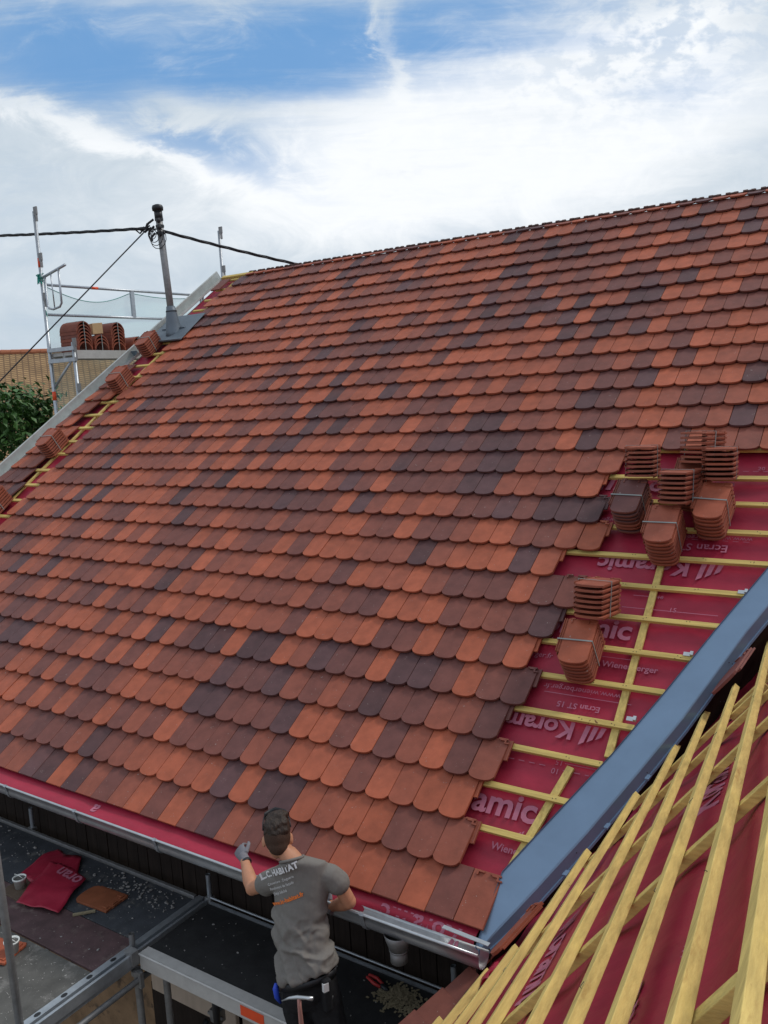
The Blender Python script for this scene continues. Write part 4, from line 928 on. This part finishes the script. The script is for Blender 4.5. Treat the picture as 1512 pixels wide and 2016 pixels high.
mb = MB(); mb.box((5.80 - 0.04, -0.44, ZD - 0.06), (0.08, 0, 0), (0, 0.06, 0), (0, 0, 0.10)); mb.tube([(5.80, -0.38, ZD - 0.16), (5.80, -0.38, ZD - 0.125)], 0.04, 12); mb.box((5.84, -0.41, ZD - 0.24), (0.03, 0, 0), (0, 0.03, 0), (0, 0, 0.12)); mb.build('wedge_clamp', 'galvdull', p_)
post(5.86, -0.18, -6, ZD - 0.1, 0.026); post(6.10, 0.06, -6, ZD - 0.06, 0.026); post(6.82, 0.1, -6, ZD - 0.06, 0.026)
mb = MB(); mb.tube([(6.02, 0.12, -1.86), (6.40, -0.22, -0.96)], 0.026, 10); mb.tube([(5.9, -0.2, -1.9), (6.05, 0.0, -1.5)], 0.022, 10); mb.build('brace', 'black', es, smooth=True)
mb = MB(); mb.box((6.06, 0.02, -1.52), (0.09, 0, 0), (0, 0.07, 0), (0, 0, 0.10)); mb.tube([(6.03, 0.04, -1.47), (6.20, 0.02, -1.45)], 0.014, 8); mb.build('coupler', 'galvdull', es)
for x in (5.82, 3.55, 1.2, 7.98):
    p_ = post(x, 0.345, -6, ZD + 0.215, 0.019, 'galv')
    mb = MB(); mb.box((x - 0.03, 0.318, ZD - 0.0), (0.06, 0, 0), (0, 0.05, 0), (0, 0, 0.03)); mb.build('foot_cup', 'galvdull', p_)
mb = MB(); mb.tube([(5.80, -1.27, -1.4), (5.74, -1.25, 0.19), (5.70, -1.24, 1.2)], 0.0245, 14); mb.build('post', 'galvdull', es, smooth=True)
# low plank the roofer stands on
mb = MB()
for k in range(3): mb.box((6.6, -1.02 + k * 0.21, -1.36), (2.1, 0, 0), (0, 0.20, 0), (0, 0, 0.04))
mb.build('low_plank', 'deckgrey', es, bevel=0.003)
post(6.7, -1.05, -6, -1.37); post(8.5, -1.05, -6, -1.37)

# things left on the decks
def sheet(label, pts, z, name='membrane_scrap', m_='membrane', crump=0.020, cat='membrane scrap', res=14):
    """irregular sheet: outline on the deck, filled on a grid, gently crumpled"""
    bm = bmesh.new(); vs = [bm.verts.new((x, y, 0)) for x, y in pts]; bm.faces.new(vs); bmesh.ops.triangulate(bm, faces=bm.faces); bmesh.ops.subdivide_edges(bm, edges=bm.edges[:], cuts=5, use_grid_fill=True)
    c = Vector((sum(p[0] for p in pts) / len(pts), sum(p[1] for p in pts) / len(pts), z))
    for v in bm.verts: v.co.z = z + crump * (0.6 + 0.9 * noise.noise((v.co.x * 6, v.co.y * 6, z * 50)) + 0.6 * abs(noise.noise((v.co.x * 9 + v.co.y * 4, v.co.y * 3, 5))) + 0.4 * noise.noise((v.co.x * 15, v.co.y * 15, z * 50)))
    me = bpy.data.meshes.new(name); bm.to_mesh(me); bm.free(); me.transform(Matrix.Translation(-c)); me.materials.append(MT[m_]); me.polygons.foreach_set('use_smooth', [True] * len(me.polygons))
    ob = bpy.data.objects.new(name, me); COL.objects.link(ob); ob.location = c; md = ob.modifiers.new('t', 'SOLIDIFY'); md.thickness = 0.001
    return tag(ob, label, cat)
sheet('red membrane scrap lying under the other one on the dark deck', [(4.16, -0.24), (4.05, 0.10), (4.08, 0.24), (4.25, 0.20), (4.40, 0.24), (4.58, 0.06), (4.50, -0.05), (4.36, -0.23), (4.27, -0.20)], ZD + 0.008)
top_s = sheet('pinkish red membrane scrap on top, with a folded line and pale print', [(4.246, 0.042), (4.50, 0.06), (4.738, 0.026), (4.80, -0.11), (4.862, -0.236), (4.934, -0.38), (4.72, -0.42), (4.516, -0.461), (4.47, -0.36), (4.396, -0.254), (4.32, -0.10)], ZD + 0.028)
mb = MB(); lettering(mb, 'oran', (4.74, 0.005, ZD + 0.050), (-0.97, 0.08, 0), (0.05, -1, 0), 0.17, 0.004); mb.build('printed_lettering', 'print_', top_s)
loose_tile('rust coloured tile lying alone on the deck right of the red scraps', (4.86, -0.09, ZD + 0.004), Vector((0.96, 0.06, 0)), Vector((-0.06, 0.96, 0)), ZZ, Vector((0.26, 0.085, 0.04)))
loose_tile('orange tile under a white pot at the left edge of the deck', (4.70, -0.92, ZD + 0.0), Vector((0.93, 0.25, 0)), Vector((-0.25, 0.93, 0)), ZZ, ORANGE)
ob = loose_tile('muddy brown tile beside the upper white pot', (4.22, -0.30, ZD + 0.0), Vector((0.86, -0.05, 0)), Vector((0.05, 0.86, 0)), ZZ, Vector((0.10, 0.07, 0.05)))
mb = MB(); mb.bar((5.033, -0.326, ZD + 0.022), (5.147, -0.205, ZD + 0.022), 0.022, 0.016, ZZ); ob = mb.build('wood_offcut', 'card', None, bevel=0.002); set_origin(ob, (5.09, -0.27, ZD)); ob.data.materials[0] = MT['sawdust']; tag(ob, 'thin pale offcut lying between the lone tile and the red scrap', 'offcut')
def pot(x, y, z, label, h=0.085):
    t_ = thing('plastic_pot', label, 'pot', (x, y, z), 'white plastic pots on the deck')
    mb = MB(); n = 20
    prof = [(0.0, 0.003), (0.036, 0.003), (0.040, 0.0), (0.050, h), (0.054, h), (0.054, h - 0.012), (0.050, h - 0.012)]
    vs = [Vector((x + r * math.cos(2 * math.pi * k / n), y + r * math.sin(2 * math.pi * k / n), z + q)) for r, q in prof[1:] for k in range(n)]
    fs = [(i * n + k, i * n + (k + 1) % n, (i + 1) * n + (k + 1) % n, (i + 1) * n + k) for i in range(len(prof) - 2) for k in range(n)]
    fs.append(tuple(range(n))); mb.add(vs, fs); mb.build('body', 'white', t_, smooth=True, solid=0.002)
    mb = MB(); mb.tube([(x, y, z + h - 0.018), (x, y, z + h - 0.010)], 0.046, n); mb.ball((x + 0.01, y, z + h - 0.008), XX * 0.025, YY * 0.02, ZZ * 0.008, 8, 6); mb.build('contents', 'deckgrey', t_)
    mb = MB(); mb.tube([Vector((x + 0.054 * math.cos(a), y - 0.02 * abs(math.sin(a)) , z + h + 0.004 + 0.03 * abs(math.sin(a)))) for a in [math.pi * i / 10 for i in range(11)]], 0.0025, 6); mb.build('handle', 'white', t_, smooth=True)
pot(4.33, -0.30, ZD + 0.02, 'white plastic pot at the left edge standing on the muddy tile'); pot(5.02, -0.82, ZD + 0.02, 'white plastic pot standing on the orange tile')
pot(4.88, -0.99, ZD, 'white plastic pot half cut off by the left edge')
# plaster crumbs and grit: nobody could count them
mb = MB()
def crumb(x, y, z, r):
    a = random.uniform(0, 6.28); mb.ball((x, y, z + r * 0.3), (r * math.cos(a), r * math.sin(a), 0), (-r * 0.6 * math.sin(a), r * 0.6 * math.cos(a), 0), (0, 0, r * 0.4), 5, 4)
for _ in range(300):
    x = random.uniform(2.2, 5.66); y = random.choice((random.gauss(0.10, 0.12), random.uniform(-1.25, 0.27), random.gauss(0.15, 0.08)))
    if 4.02 < x < 4.95 and -0.47 < y < 0.25: continue
    if y < 0.27: crumb(x, y, ZD + (0.004 if -0.655 < y < -0.295 else (-0.006 if y < -0.66 else 0)), abs(random.gauss(0.004, 0.005)) + 0.003)
for _ in range(120):
    crumb(random.gauss(5.15, 0.32) if random.random() < .7 else random.uniform(4.9, 5.66), random.gauss(0.16, 0.06), ZD, abs(random.gauss(0.006, 0.005)) + 0.003)
for _ in range(60): crumb(random.uniform(5.9, 8.4), random.uniform(-0.27, 0.27), ZD, abs(random.gauss(0.003, 0.003)) + 0.002)
cr = mb.build('plaster_crumbs', 'crumb', None); set_origin(cr, (5, 0, ZD)); tag(cr, 'pale crumbs of plaster and grit scattered on the decks', 'debris', kind='stuff')
mb = MB()
for _ in range(520):
    x, y = random.gauss(7.68, 0.07), random.gauss(0.15, 0.05); a = random.uniform(0, 6.28); l_ = random.uniform(0.01, 0.035)
    h_ = 0.035 * random.random() * math.exp(-((x - 7.66) / 0.1) ** 2 - ((y - 0.14) / 0.075) ** 2)
    mb.cbox((x, y, ZD + 0.004 + h_), (math.cos(a), math.sin(a), random.uniform(-.3, .3)), (-math.sin(a), math.cos(a), 0), ZZ, l_, 0.012, 0.003)
ob = mb.build('wood_shavings', 'sawdust', None); set_origin(ob, (7.66, 0.14, ZD)); tag(ob, 'small heap of pale wood shavings on the black deck under the gutter outlet', 'shavings', kind='stuff')
pl = thing('pliers', 'red handled pliers lying on the black deck right of the roofer', 'pliers', (7.46, 0.20, ZD))
for sg in (-1, 1):
    mb = MB(); mb.tube([(7.40, 0.215 + sg * 0.012, ZD + 0.018), (7.47, 0.20 + sg * 0.024, ZD + 0.018), (7.53, 0.18 + sg * 0.014, ZD + 0.018)], [0.010, 0.012, 0.010], 8); mb.build('handle', 'redtool', pl, smooth=True)
mb = MB(); mb.tube([(7.53, 0.18, ZD + 0.018), (7.575, 0.168, ZD + 0.018), (7.60, 0.160, ZD + 0.018)], [0.016, 0.018, 0.006], 8); mb.build('jaws', 'black', pl, smooth=True)

# ------------------------------------------------------------------ ground
mb = MB(); mb.add([(-400, -400, -6), (400, -400, -6), (400, 400, -6), (-400, 400, -6)], [(0, 1, 2, 3)]); gr = mb.build('ground', 'ground'); tag(gr, 'gravel yard ground far below the roof', 'ground', kind='structure')

# ------------------------------------------------------------------ the roofer
def nrm(v): return Vector(v).normalized()
per = thing('person', 'roofer from behind in grey printed tee, one gloved hand reaching to the eaves tiles', 'person', (7.52, -0.56, -1.36))
SR, SF = nrm((0.914, 0.256, 0.312)), nrm((-0.202, 0.959, -0.195))
HC = Vector((7.262, -0.368, 0.505)); HF = nrm((-0.62, 0.66, -0.42)); HR = nrm(HF.cross(Vector((-0.10, 0.12, 1)))); HU = HR.cross(HF)
HC = HC - HU * 0.022 - HF * 0.01 - SR * 0.030; HR, HF, HU = HR * 1.03, HF * 1.03, HU * 1.08
SHR, ELR, WRR, HAR = Vector((7.545, -0.30, 0.315)), Vector((7.628, -0.232, 0.080)), Vector((7.452, -0.190, -0.035)), Vector((7.385, -0.172, -0.015))
SHL, ELL, WRL, HAL = Vector((7.225, -0.395, 0.195)), Vector((6.968, -0.350, 0.030)), Vector((6.775, -0.205, 0.100)), Vector((6.690, -0.165, 0.128))
PEL = Vector((7.488, -0.474, -0.372))
HPR, HPL = PEL + SR * 0.088 - ZZ * 0.04, PEL - SR * 0.088 - ZZ * 0.03
KNR, KNL = Vector((7.70, -0.47, -0.85)), Vector((7.46, -0.50, -0.86)); ANR, ANL = Vector((7.74, -0.60, -1.27)), Vector((7.42, -0.62, -1.27))
def limb(mb, pts, rs, n=14):
    P_, R_ = [], []
    for i in range(len(pts) - 1):
        for k in range(6): P_.append(Vector(pts[i]).lerp(Vector(pts[i + 1]), k / 6)); R_.append(rs[i] + (rs[i + 1] - rs[i]) * k / 6)
    P_.append(Vector(pts[-1])); R_.append(rs[-1]); mb.tube(P_, R_, n)
    for p, r in zip(pts, rs): mb.ball(p, XX * r, YY * r, ZZ * r, 12, 8)
def hand(mb, wr, ce, pn, curls, side, k=1.0):
    """palm from wrist wr towards ce; pn palm normal (palm side); side = direction of the thumb"""
    d = (ce - wr).normalized(); s_ = (side - d * side.dot(d)).normalized(); pn = d.cross(s_) * (1 if d.cross(s_).dot(pn) > 0 else -1)
    mb.sections([(wr - d * 0.01, s_, pn, 0.028 * k, 0.021 * k), (wr + d * 0.03, s_, pn, 0.036 * k, 0.019 * k), (wr + d * 0.07, s_, pn, 0.043 * k, 0.016 * k), (wr + d * 0.095, s_, pn, 0.040 * k, 0.013 * k)], 16)
    for i, (ln, off) in enumerate(((0.070, 0.030), (0.078, 0.010), (0.073, -0.011), (0.058, -0.031))):
        p = wr + d * (0.088 - 0.006 * abs(i - 1.2)) + s_ * off * k; cu = curls; pts = [p]; dd = d.copy() + s_ * (off * 1.6); dd.normalize()
        for j, f_ in enumerate((0.45, 0.32, 0.25)):
            dd = (dd * math.cos(cu * (0.7 if j == 0 else 1)) + pn * math.sin(cu * (0.7 if j == 0 else 1))).normalized(); p = p + dd * ln * f_ * k; pts.append(p)
        mb.tube(pts, [0.0100 * k, 0.0095 * k, 0.0088 * k, 0.0078 * k], 10); mb.ball(pts[-1], XX * .0078 * k, YY * .0078 * k, ZZ * .0078 * k, 8, 6)
    p0 = wr + d * 0.030 + s_ * 0.030 * k; p1 = p0 + (s_ * 0.7 + d * 0.6 + pn * 0.35).normalized() * 0.038 * k; p2 = p1 + (s_ * 0.15 + d * 0.8 + pn * 0.5).normalized() * 0.030 * k; p3 = p2 + (d * 0.8 + pn * 0.5 - s_ * 0.2).normalized() * 0.022 * k
    mb.tube([p0 - d * 0.01, p1, p2, p3], [0.014 * k, 0.0125 * k, 0.011 * k, 0.009 * k], 10); mb.ball(p3, XX * .009 * k, YY * .009 * k, ZZ * .009 * k, 8, 6)
# body: one surface from head to feet
mb = MB()
mb.ball(HC, HR * 0.073, HF * 0.094, HU * 0.098, 24, 16)                                              # cranium
mb.ball(HC + HF * 0.040 - HU * 0.060, HR * 0.058, HF * 0.060, HU * 0.062, 20, 12)                    # face
mb.ball(HC + HF * 0.058 - HU * 0.100, HR * 0.042, HF * 0.038, HU * 0.026, 16, 10)                    # jaw and chin
mb.sections([(HC + HF * 0.092 - HU * 0.020, HR, HF, 0.008, 0.010), (HC + HF * 0.108 - HU * 0.045, HR, HF, 0.012, 0.016), (HC + HF * 0.104 - HU * 0.062, HR, HF, 0.017, 0.012)], 10)   # nose
mb.ball(HC + HF * 0.092 - HU * 0.082, HR * 0.024, HF * 0.010, HU * 0.009, 12, 8)                     # mouth
mb.ball(HC + HF * 0.080 - HU * 0.006, HR * 0.050, HF * 0.014, HU * 0.010, 12, 8)                     # brow
for sg in (-1, 1):
    e = HC + HR * (0.074 * sg) - HU * 0.028 - HF * 0.004
    mb.ball(e + HR * (0.006 * sg), (HR * sg * 0.5 - HF * 0.4).normalized() * 0.010, (HF + HR * sg * 0.5).normalized() * 0.017, HU * 0.031, 14, 10)
nb0 = Vector((7.362, -0.405, 0.352))
mb.sections([(nb0 - ZZ * 0.03 + SF * 0.012, SR, SF, 0.060, 0.052), (nb0 + ZZ * 0.02, SR, SF, 0.062, 0.060), (nb0.lerp(HC, 0.42), SR, SF, 0.054, 0.056), (HC - HU * 0.05 - HF * 0.020, HR, HF, 0.055, 0.060), (HC - HU * 0.01 - HF * 0.01, HR, HF, 0.055, 0.065)], 18)
mb.sections([(Vector((7.368, -0.375, 0.340)), SR, SF, 0.070, 0.054), (Vector((7.375, -0.345, 0.270)), SR, SF, 0.140, 0.066), (Vector((7.38, -0.350, 0.172)), SR, SF, 0.148, 0.085), (Vector((7.400, -0.41, -0.002)), SR, SF, 0.135, 0.095), (Vector((7.455, -0.453, -0.183)), SR, SF, 0.135, 0.100), (PEL, SR, SF, 0.150, 0.110), (PEL - ZZ * 0.07, SR, SF, 0.12, 0.09)], 20)
limb(mb, [SHR - SR * 0.045 - ZZ * 0.03, SHR.lerp(ELR, 0.45), ELR, WRR], [0.040, 0.045, 0.044, 0.029]); mb.sections([(ELR.lerp(WRR, k), (ELR - WRR).orthogonal(), (ELR - WRR).cross((ELR - WRR).orthogonal()), r, r) for k, r in ((0.02, .040), (0.25, .045), (0.5, .041), (0.8, .031), (1, .027))], 14)
limb(mb, [SHL + SR * 0.02, ELL, WRL], [0.045, 0.043, 0.029]); mb.sections([(ELL.lerp(WRL, k), (ELL - WRL).orthogonal(), (ELL - WRL).cross((ELL - WRL).orthogonal()), r, r) for k, r in ((0.02, .040), (0.25, .046), (0.5, .041), (0.8, .031), (1, .027))], 14)
for h_, k_, a_ in ((HPR, KNR, ANR), (HPL, KNL, ANL)): limb(mb, [h_, k_, a_], [0.082, 0.055, 0.038])
hand(mb, WRL, HAL, Vector((0.1, -0.3, -1)), 0.95, Vector((0.25, 0.55, 0.75)), 0.92); hand(mb, WRR, HAR, Vector((0.2, 0.2, -1)), 0.55, Vector((-0.4, 0.3, 0.8)), 0.92)
remesh(mb, 'body', 'skin', per, 0.0062, 5)
mb = MB()
for sg in (-1, 1): mb.ball(HC + HF * 0.083 + HR * (0.030 * sg) - HU * 0.022, HR * 0.012, HF * 0.012, HU * 0.009, 12, 8)
mb.build('eyes', 'whitet', per, smooth=True)
# gloves
for nm_, w_, h_, pn, sd in (('glove', WRL, HAL, Vector((0.1, -0.3, -1)), Vector((0.25, 0.55, 0.75))), ('glove', WRR, HAR, Vector((0.2, 0.2, -1)), Vector((-0.4, 0.3, 0.8)))):
    mb = MB(); hand(mb, w_, h_, pn, 0.95 if w_ is WRL else 0.55, sd, 1.06); d = (h_ - w_).normalized(); mb.tube([w_ - d * 0.035, w_ - d * 0.01, w_ + d * 0.03], [0.034, 0.032, 0.033], 14); remesh(mb, nm_, 'glove', per, 0.0042, 3)
mb = MB(); d = (HAL - WRL).normalized(); mb.tube([WRL - d * 0.042, WRL - d * 0.026], [0.0355, 0.0350], 16); mb.build('glove_cuff', 'black', per, smooth=True)
# hair: cropped back and sides, long dark top
def hairw(co, n_): return 0.006 * noise.noise(co * 42) + 0.004 * noise.noise(Vector((co.dot(HR) * 90, co.dot(HF) * 22, co.dot(HU) * 30)))
mb = MB(); mb.ball(HC - HF * 0.012 - HU * 0.004, HR * 0.0765, HF * 0.088, HU * 0.094, 24, 16); mb.ball(HC - HF * 0.050 - HU * 0.055, HR * 0.056, HF * 0.040, HU * 0.048, 20, 12); remesh(mb, 'cropped_hair', 'stubble', per, 0.006, 4)
mb = MB(); mb.ball(HC - HF * 0.016 + HU * 0.036, HR * 0.0775, HF * 0.086, HU * 0.078, 24, 16); mb.ball(HC + HF * 0.035 + HU * 0.085, HR * 0.060, HF * 0.055, HU * 0.038, 20, 12); mb.ball(HC - HF * 0.015 + HU * 0.098 + HR * 0.022, HR * 0.052, HF * 0.060, HU * 0.032, 16, 10); mb.ball(HC - HF * 0.062 + HU * 0.062 + HR * 0.030, HR * 0.036, HF * 0.034, HU * 0.036, 14, 10); mb.ball(HC - HF * 0.066 + HU * 0.030 + HR * 0.048, HR * 0.026, HF * 0.026, HU * 0.030, 14, 10)
mb.ball(HC - HF * 0.068 + HU * 0.020, HR * 0.055, HF * 0.032, HU * 0.055, 16, 10)
remesh(mb, 'hair', 'hair', per, 0.005, 3, hairw)
gl = thing('sunglasses', 'black sunglasses pushed up on top of the roofer\'s dark hair', 'sunglasses', HC + HU * 0.12)
mb = MB(); rows = []
for i in range(17):
    a = (i / 16 - 0.5) * 2.3; c = HC + HF * (0.020 + 0.062 * math.cos(a)) + HU * 0.122 + HR * (0.070 * math.sin(a)); c = c - HU * (0.020 * abs(a))
    rows.append([c + HU * 0.020 - HF * 0.012, c - HU * 0.020 + HF * 0.010])
mb.strip(rows); mb.build('lens', 'black', gl, smooth=True, solid=0.004)
for sg in (-1, 1): mb = MB(); mb.tube([HC + HF * 0.048 + HU * 0.100 + HR * (0.066 * sg), HC + HF * 0.01 + HU * 0.072 + HR * (0.076 * sg), HC - HF * 0.03 + HU * 0.035 + HR * (0.079 * sg)], 0.004, 8); mb.build('temple_arm', 'black', gl, smooth=True)
# tee shirt
def fold(co, n_):
    p = co - Vector((7.44, -0.40, 0.0)); a = p.dot(SR); z = p.z
    f = 0.0
    f += 0.012 * math.sin((z * 1.0 + a * 0.75) * 42 + 2.2 * noise.noise(co * 5)) * max(0, noise.noise(co * 4.5 + Vector((3, 1, 0))) + 0.25) * (1 if z < 0.05 else 0.35)
    f += 0.008 * noise.noise(Vector((a * 9, z * 16 + a * 10, 2)))
    rd = noise.noise(Vector((a * 5 + z * 4, z * 10 - a * 8, 0.3))); f += 0.011 * max(0.0, 1 - abs(rd) * 4.0) * max(0.0, min(1.0, (0.09 - z) * 6))
    rd = noise.noise(Vector((a * 11 - z * 5, z * 9 + a * 6, 3.3))); f += 0.008 * max(0.0, 1 - abs(rd) * 4.0) * max(0.0, min(1.0, (0.16 - z) * 6))
    f += 0.004 * noise.noise(co * 28)
    return f * (0.25 if z > 0.10 else (1.35 if z < 0.02 else 1.35 - (z - 0.02) * 13.75))
mb = MB()
hs = nrm((0.352, 0.102, 0.143))
mb.sections([(nb0 + ZZ * 0.012, SR, SF, 0.074, 0.068), (Vector((7.367, -0.390, 0.338)), SR, SF, 0.115, 0.085), (Vector((7.372, -0.360, 0.292)), SR, SF, 0.178, 0.098), (Vector((7.378, -0.348, 0.235)), SR, SF, 0.192, 0.115), (Vector((7.385, -0.358, 0.165)), SR, SF, 0.185, 0.122), (Vector((7.395, -0.392, 0.06)), SR, SF, 0.170, 0.120), (Vector((7.410, -0.422, -0.06)), SR, SF, 0.164, 0.118), (Vector((7.446, -0.452, -0.165)), hs, SF, 0.168, 0.124), (Vector((7.470, -0.474, -0.240)), hs, SF, 0.190, 0.138), (Vector((7.478, -0.480, -0.272)), hs, SF, 0.190, 0.138)], 28)
limb(mb, [SHR - SR * 0.065 - ZZ * 0.035, SHR.lerp(ELR, 0.20) - SR * 0.012 - ZZ * 0.010, SHR.lerp(ELR, 0.46)], [0.072, 0.066, 0.072]); limb(mb, [SHL + SR * 0.03, SHL.lerp(ELL, 0.22), SHL.lerp(ELL, 0.46)], [0.076, 0.072, 0.069])
shirt = remesh(mb, 'tee_shirt', 'shirt', per, 0.0075, 5, fold)
mb = MB(); mb.tube([nb0 + ZZ * 0.014 + SR * (0.071 * math.cos(a)) + SF * (0.066 * math.sin(a)) - ZZ * 0.010 * math.sin(a) for a in [math.pi * 2 * i / 24 for i in range(25)]], 0.009, 8, False); mb.build('collar', 'shirt', shirt, smooth=True)
# print on the back of the tee
bv = BVHTree.FromPolygons([v.co + parent_origin(per) for v in shirt.data.vertices], [tuple(p.vertices) for p in shirt.data.polygons])
TXR = nrm((0.86, 0.235, 0.45)); TXN = -SF; TXU = nrm(TXN.cross(TXR))
def back_text(lines, name, m_):
    mb = MB()
    for txt, x, y, width, bold in lines:
        vs, fs = text_mesh(txt, 1.0, 0.0, spacing=1.06); w0 = max(v.x for v in vs); k = width / w0
        vs, fs = text_mesh(txt, k, bold, spacing=1.06)
        o = Vector((7.178, -0.52, 0.222)) + TXR * x + TXU * y
        hits = []
        for v in vs:
            p = o + TXR * v.x + TXU * v.y; h_ = bv.ray_cast(p + TXN * 0.4, SF); hits.append((v.x, (h_[0] - p).dot(TXN) if h_[0] else 0.0))
        def depth(x):
            w_ = [math.exp(-((a - x) / 0.022) ** 2) for a, b in hits]; return sum(k_ * b for k_, (a, b) in zip(w_, hits)) / sum(w_)
        pts = [o + TXR * v.x + TXU * v.y + TXN * (depth(v.x) + 0.007) for v in vs]
        mb.add(pts, fs)
    return mb.build(name, m_, shirt)
back_text([('L.C. HABITAT', 0.0, 0.0, 0.31, 0.0022), ('Couverture - Zinguerie', 0.035, -0.045, 0.215, 0.0), ('Ravalement de façade', 0.035, -0.075, 0.200, 0.0), ('Déjà bâché', 0.060, -0.105, 0.110, 0.0)], 'white_print', 'whitet')
back_text([('www.lc-habitat.fr', 0.020, -0.158, 0.245, 0.0014)], 'orange_print', 'oranget')
# trousers, boots, belt
mb = MB()
mb.sections([(Vector((7.474, -0.474, -0.215)), hs, SF, 0.140, 0.105), (Vector((7.482, -0.476, -0.30)), SR, SF, 0.160, 0.120), (PEL - ZZ * 0.03, SR, SF, 0.178, 0.132), (PEL - ZZ * 0.10, SR, SF, 0.165, 0.115)], 24)
for h_, k_, a_ in ((HPR, KNR, ANR), (HPL, KNL, ANL)): limb(mb, [h_ - ZZ * 0.02, k_, a_], [0.100, 0.078, 0.068])
remesh(mb, 'trousers', 'trouser', per, 0.009, 5, lambda co, n_: 0.008 * noise.noise(Vector((co.x * 14, co.y * 14, co.z * 9))) + 0.004 * noise.noise(co * 30))
mb = MB()
for a_ in (ANR, ANL): mb.sections([(a_ - ZZ * 0.0 + YY * 0.0, XX, YY, 0.055, 0.060), (a_ - ZZ * 0.045 + YY * 0.02, XX, YY, 0.052, 0.085), (a_ - ZZ * 0.07 + YY * 0.05, XX, YY, 0.052, 0.135), (a_ - ZZ * 0.088 + YY * 0.05, XX, YY, 0.053, 0.140)], 18)
mb.build('boots', 'black', per, smooth=True)
mb = MB(); bc = Vector((7.480, -0.475, -0.300))
mb.strip([[bc + SR * (0.178 * math.cos(a)) + SF * (0.140 * math.sin(a)) + ZZ * z for z in (-0.022, 0.022)] for a in [math.pi * 2 * i / 40 for i in range(41)]]); mb.build('belt', 'black', per, smooth=True, solid=0.005)
mb = MB(); pc = bc + SR * 0.160 - SF * 0.085 - ZZ * 0.09; mb.cbox(pc, SR * 0.7 - SF * 0.7, SF * 0.7 + SR * 0.7, ZZ, 0.10, 0.05, 0.20); mb.build('tool_pouch', 'trouser', per, bevel=0.015)
mb = MB(); mb.cbox(pc - SF * 0.028 + SR * 0.008 + ZZ * 0.060 + (SR * 0.7 - SF * 0.7) * 0.012, SR * 0.72 - SF * 0.68, SF * 0.7 + SR * 0.7, ZZ, 0.034, 0.030, 0.050); mb.build('pouch_label', 'whitet', per)
mb = MB(); mb.cbox(pc - SF * 0.020 + SR * 0.030 - ZZ * 0.03, SR * 0.72 - SF * 0.68, SF * 0.7 + SR * 0.7, ZZ * 1.0 + SR * 0.3, 0.012, 0.034, 0.045); mb.build('buckle', 'zinc', per, bevel=0.003)
hm_ = thing('hammer', 'slater\'s hammer with a curved steel pick hanging from the roofer\'s belt', 'hammer', (7.55, -0.68, -0.27))
mb = MB(); a0, a1 = Vector((7.475, -0.705, -0.300)), Vector((7.665, -0.660, -0.245))
pts = [a0, a0.lerp(a1, 0.25) + ZZ * 0.014, a0.lerp(a1, 0.5) + ZZ * 0.016, a0.lerp(a1, 0.8) + ZZ * 0.008, a1]; mb.tube(pts, [0.003, 0.008, 0.011, 0.010, 0.012], 8); mb.build('head', 'zinc', hm_, smooth=True)
mb = MB(); hp = a0.lerp(a1, 0.56); mb.tube([hp + ZZ * 0.01, hp - ZZ * 0.05, hp - ZZ * 0.20 + SR * 0.004, hp - ZZ * 0.30], [0.011, 0.012, 0.0145, 0.013], 10); mb.build('handle', 'pinkwood', hm_, smooth=True)
mb = MB(); q_ = bc - SR * 0.160 - SF * 0.098
mb.tube([q_ + ZZ * 0.03, q_ + ZZ * 0.005 - SF * 0.012, q_ - ZZ * 0.05 - SF * 0.016 + SR * 0.008, q_ - ZZ * 0.095 + SR * 0.018], [0.010, 0.017, 0.016, 0.009], 10); kn = mb.build('tool_handle', 'blue', None, smooth=True); set_origin(kn, q_); tag(kn, 'bright blue tool handle hooked on the roofer\'s left hip', 'tool')
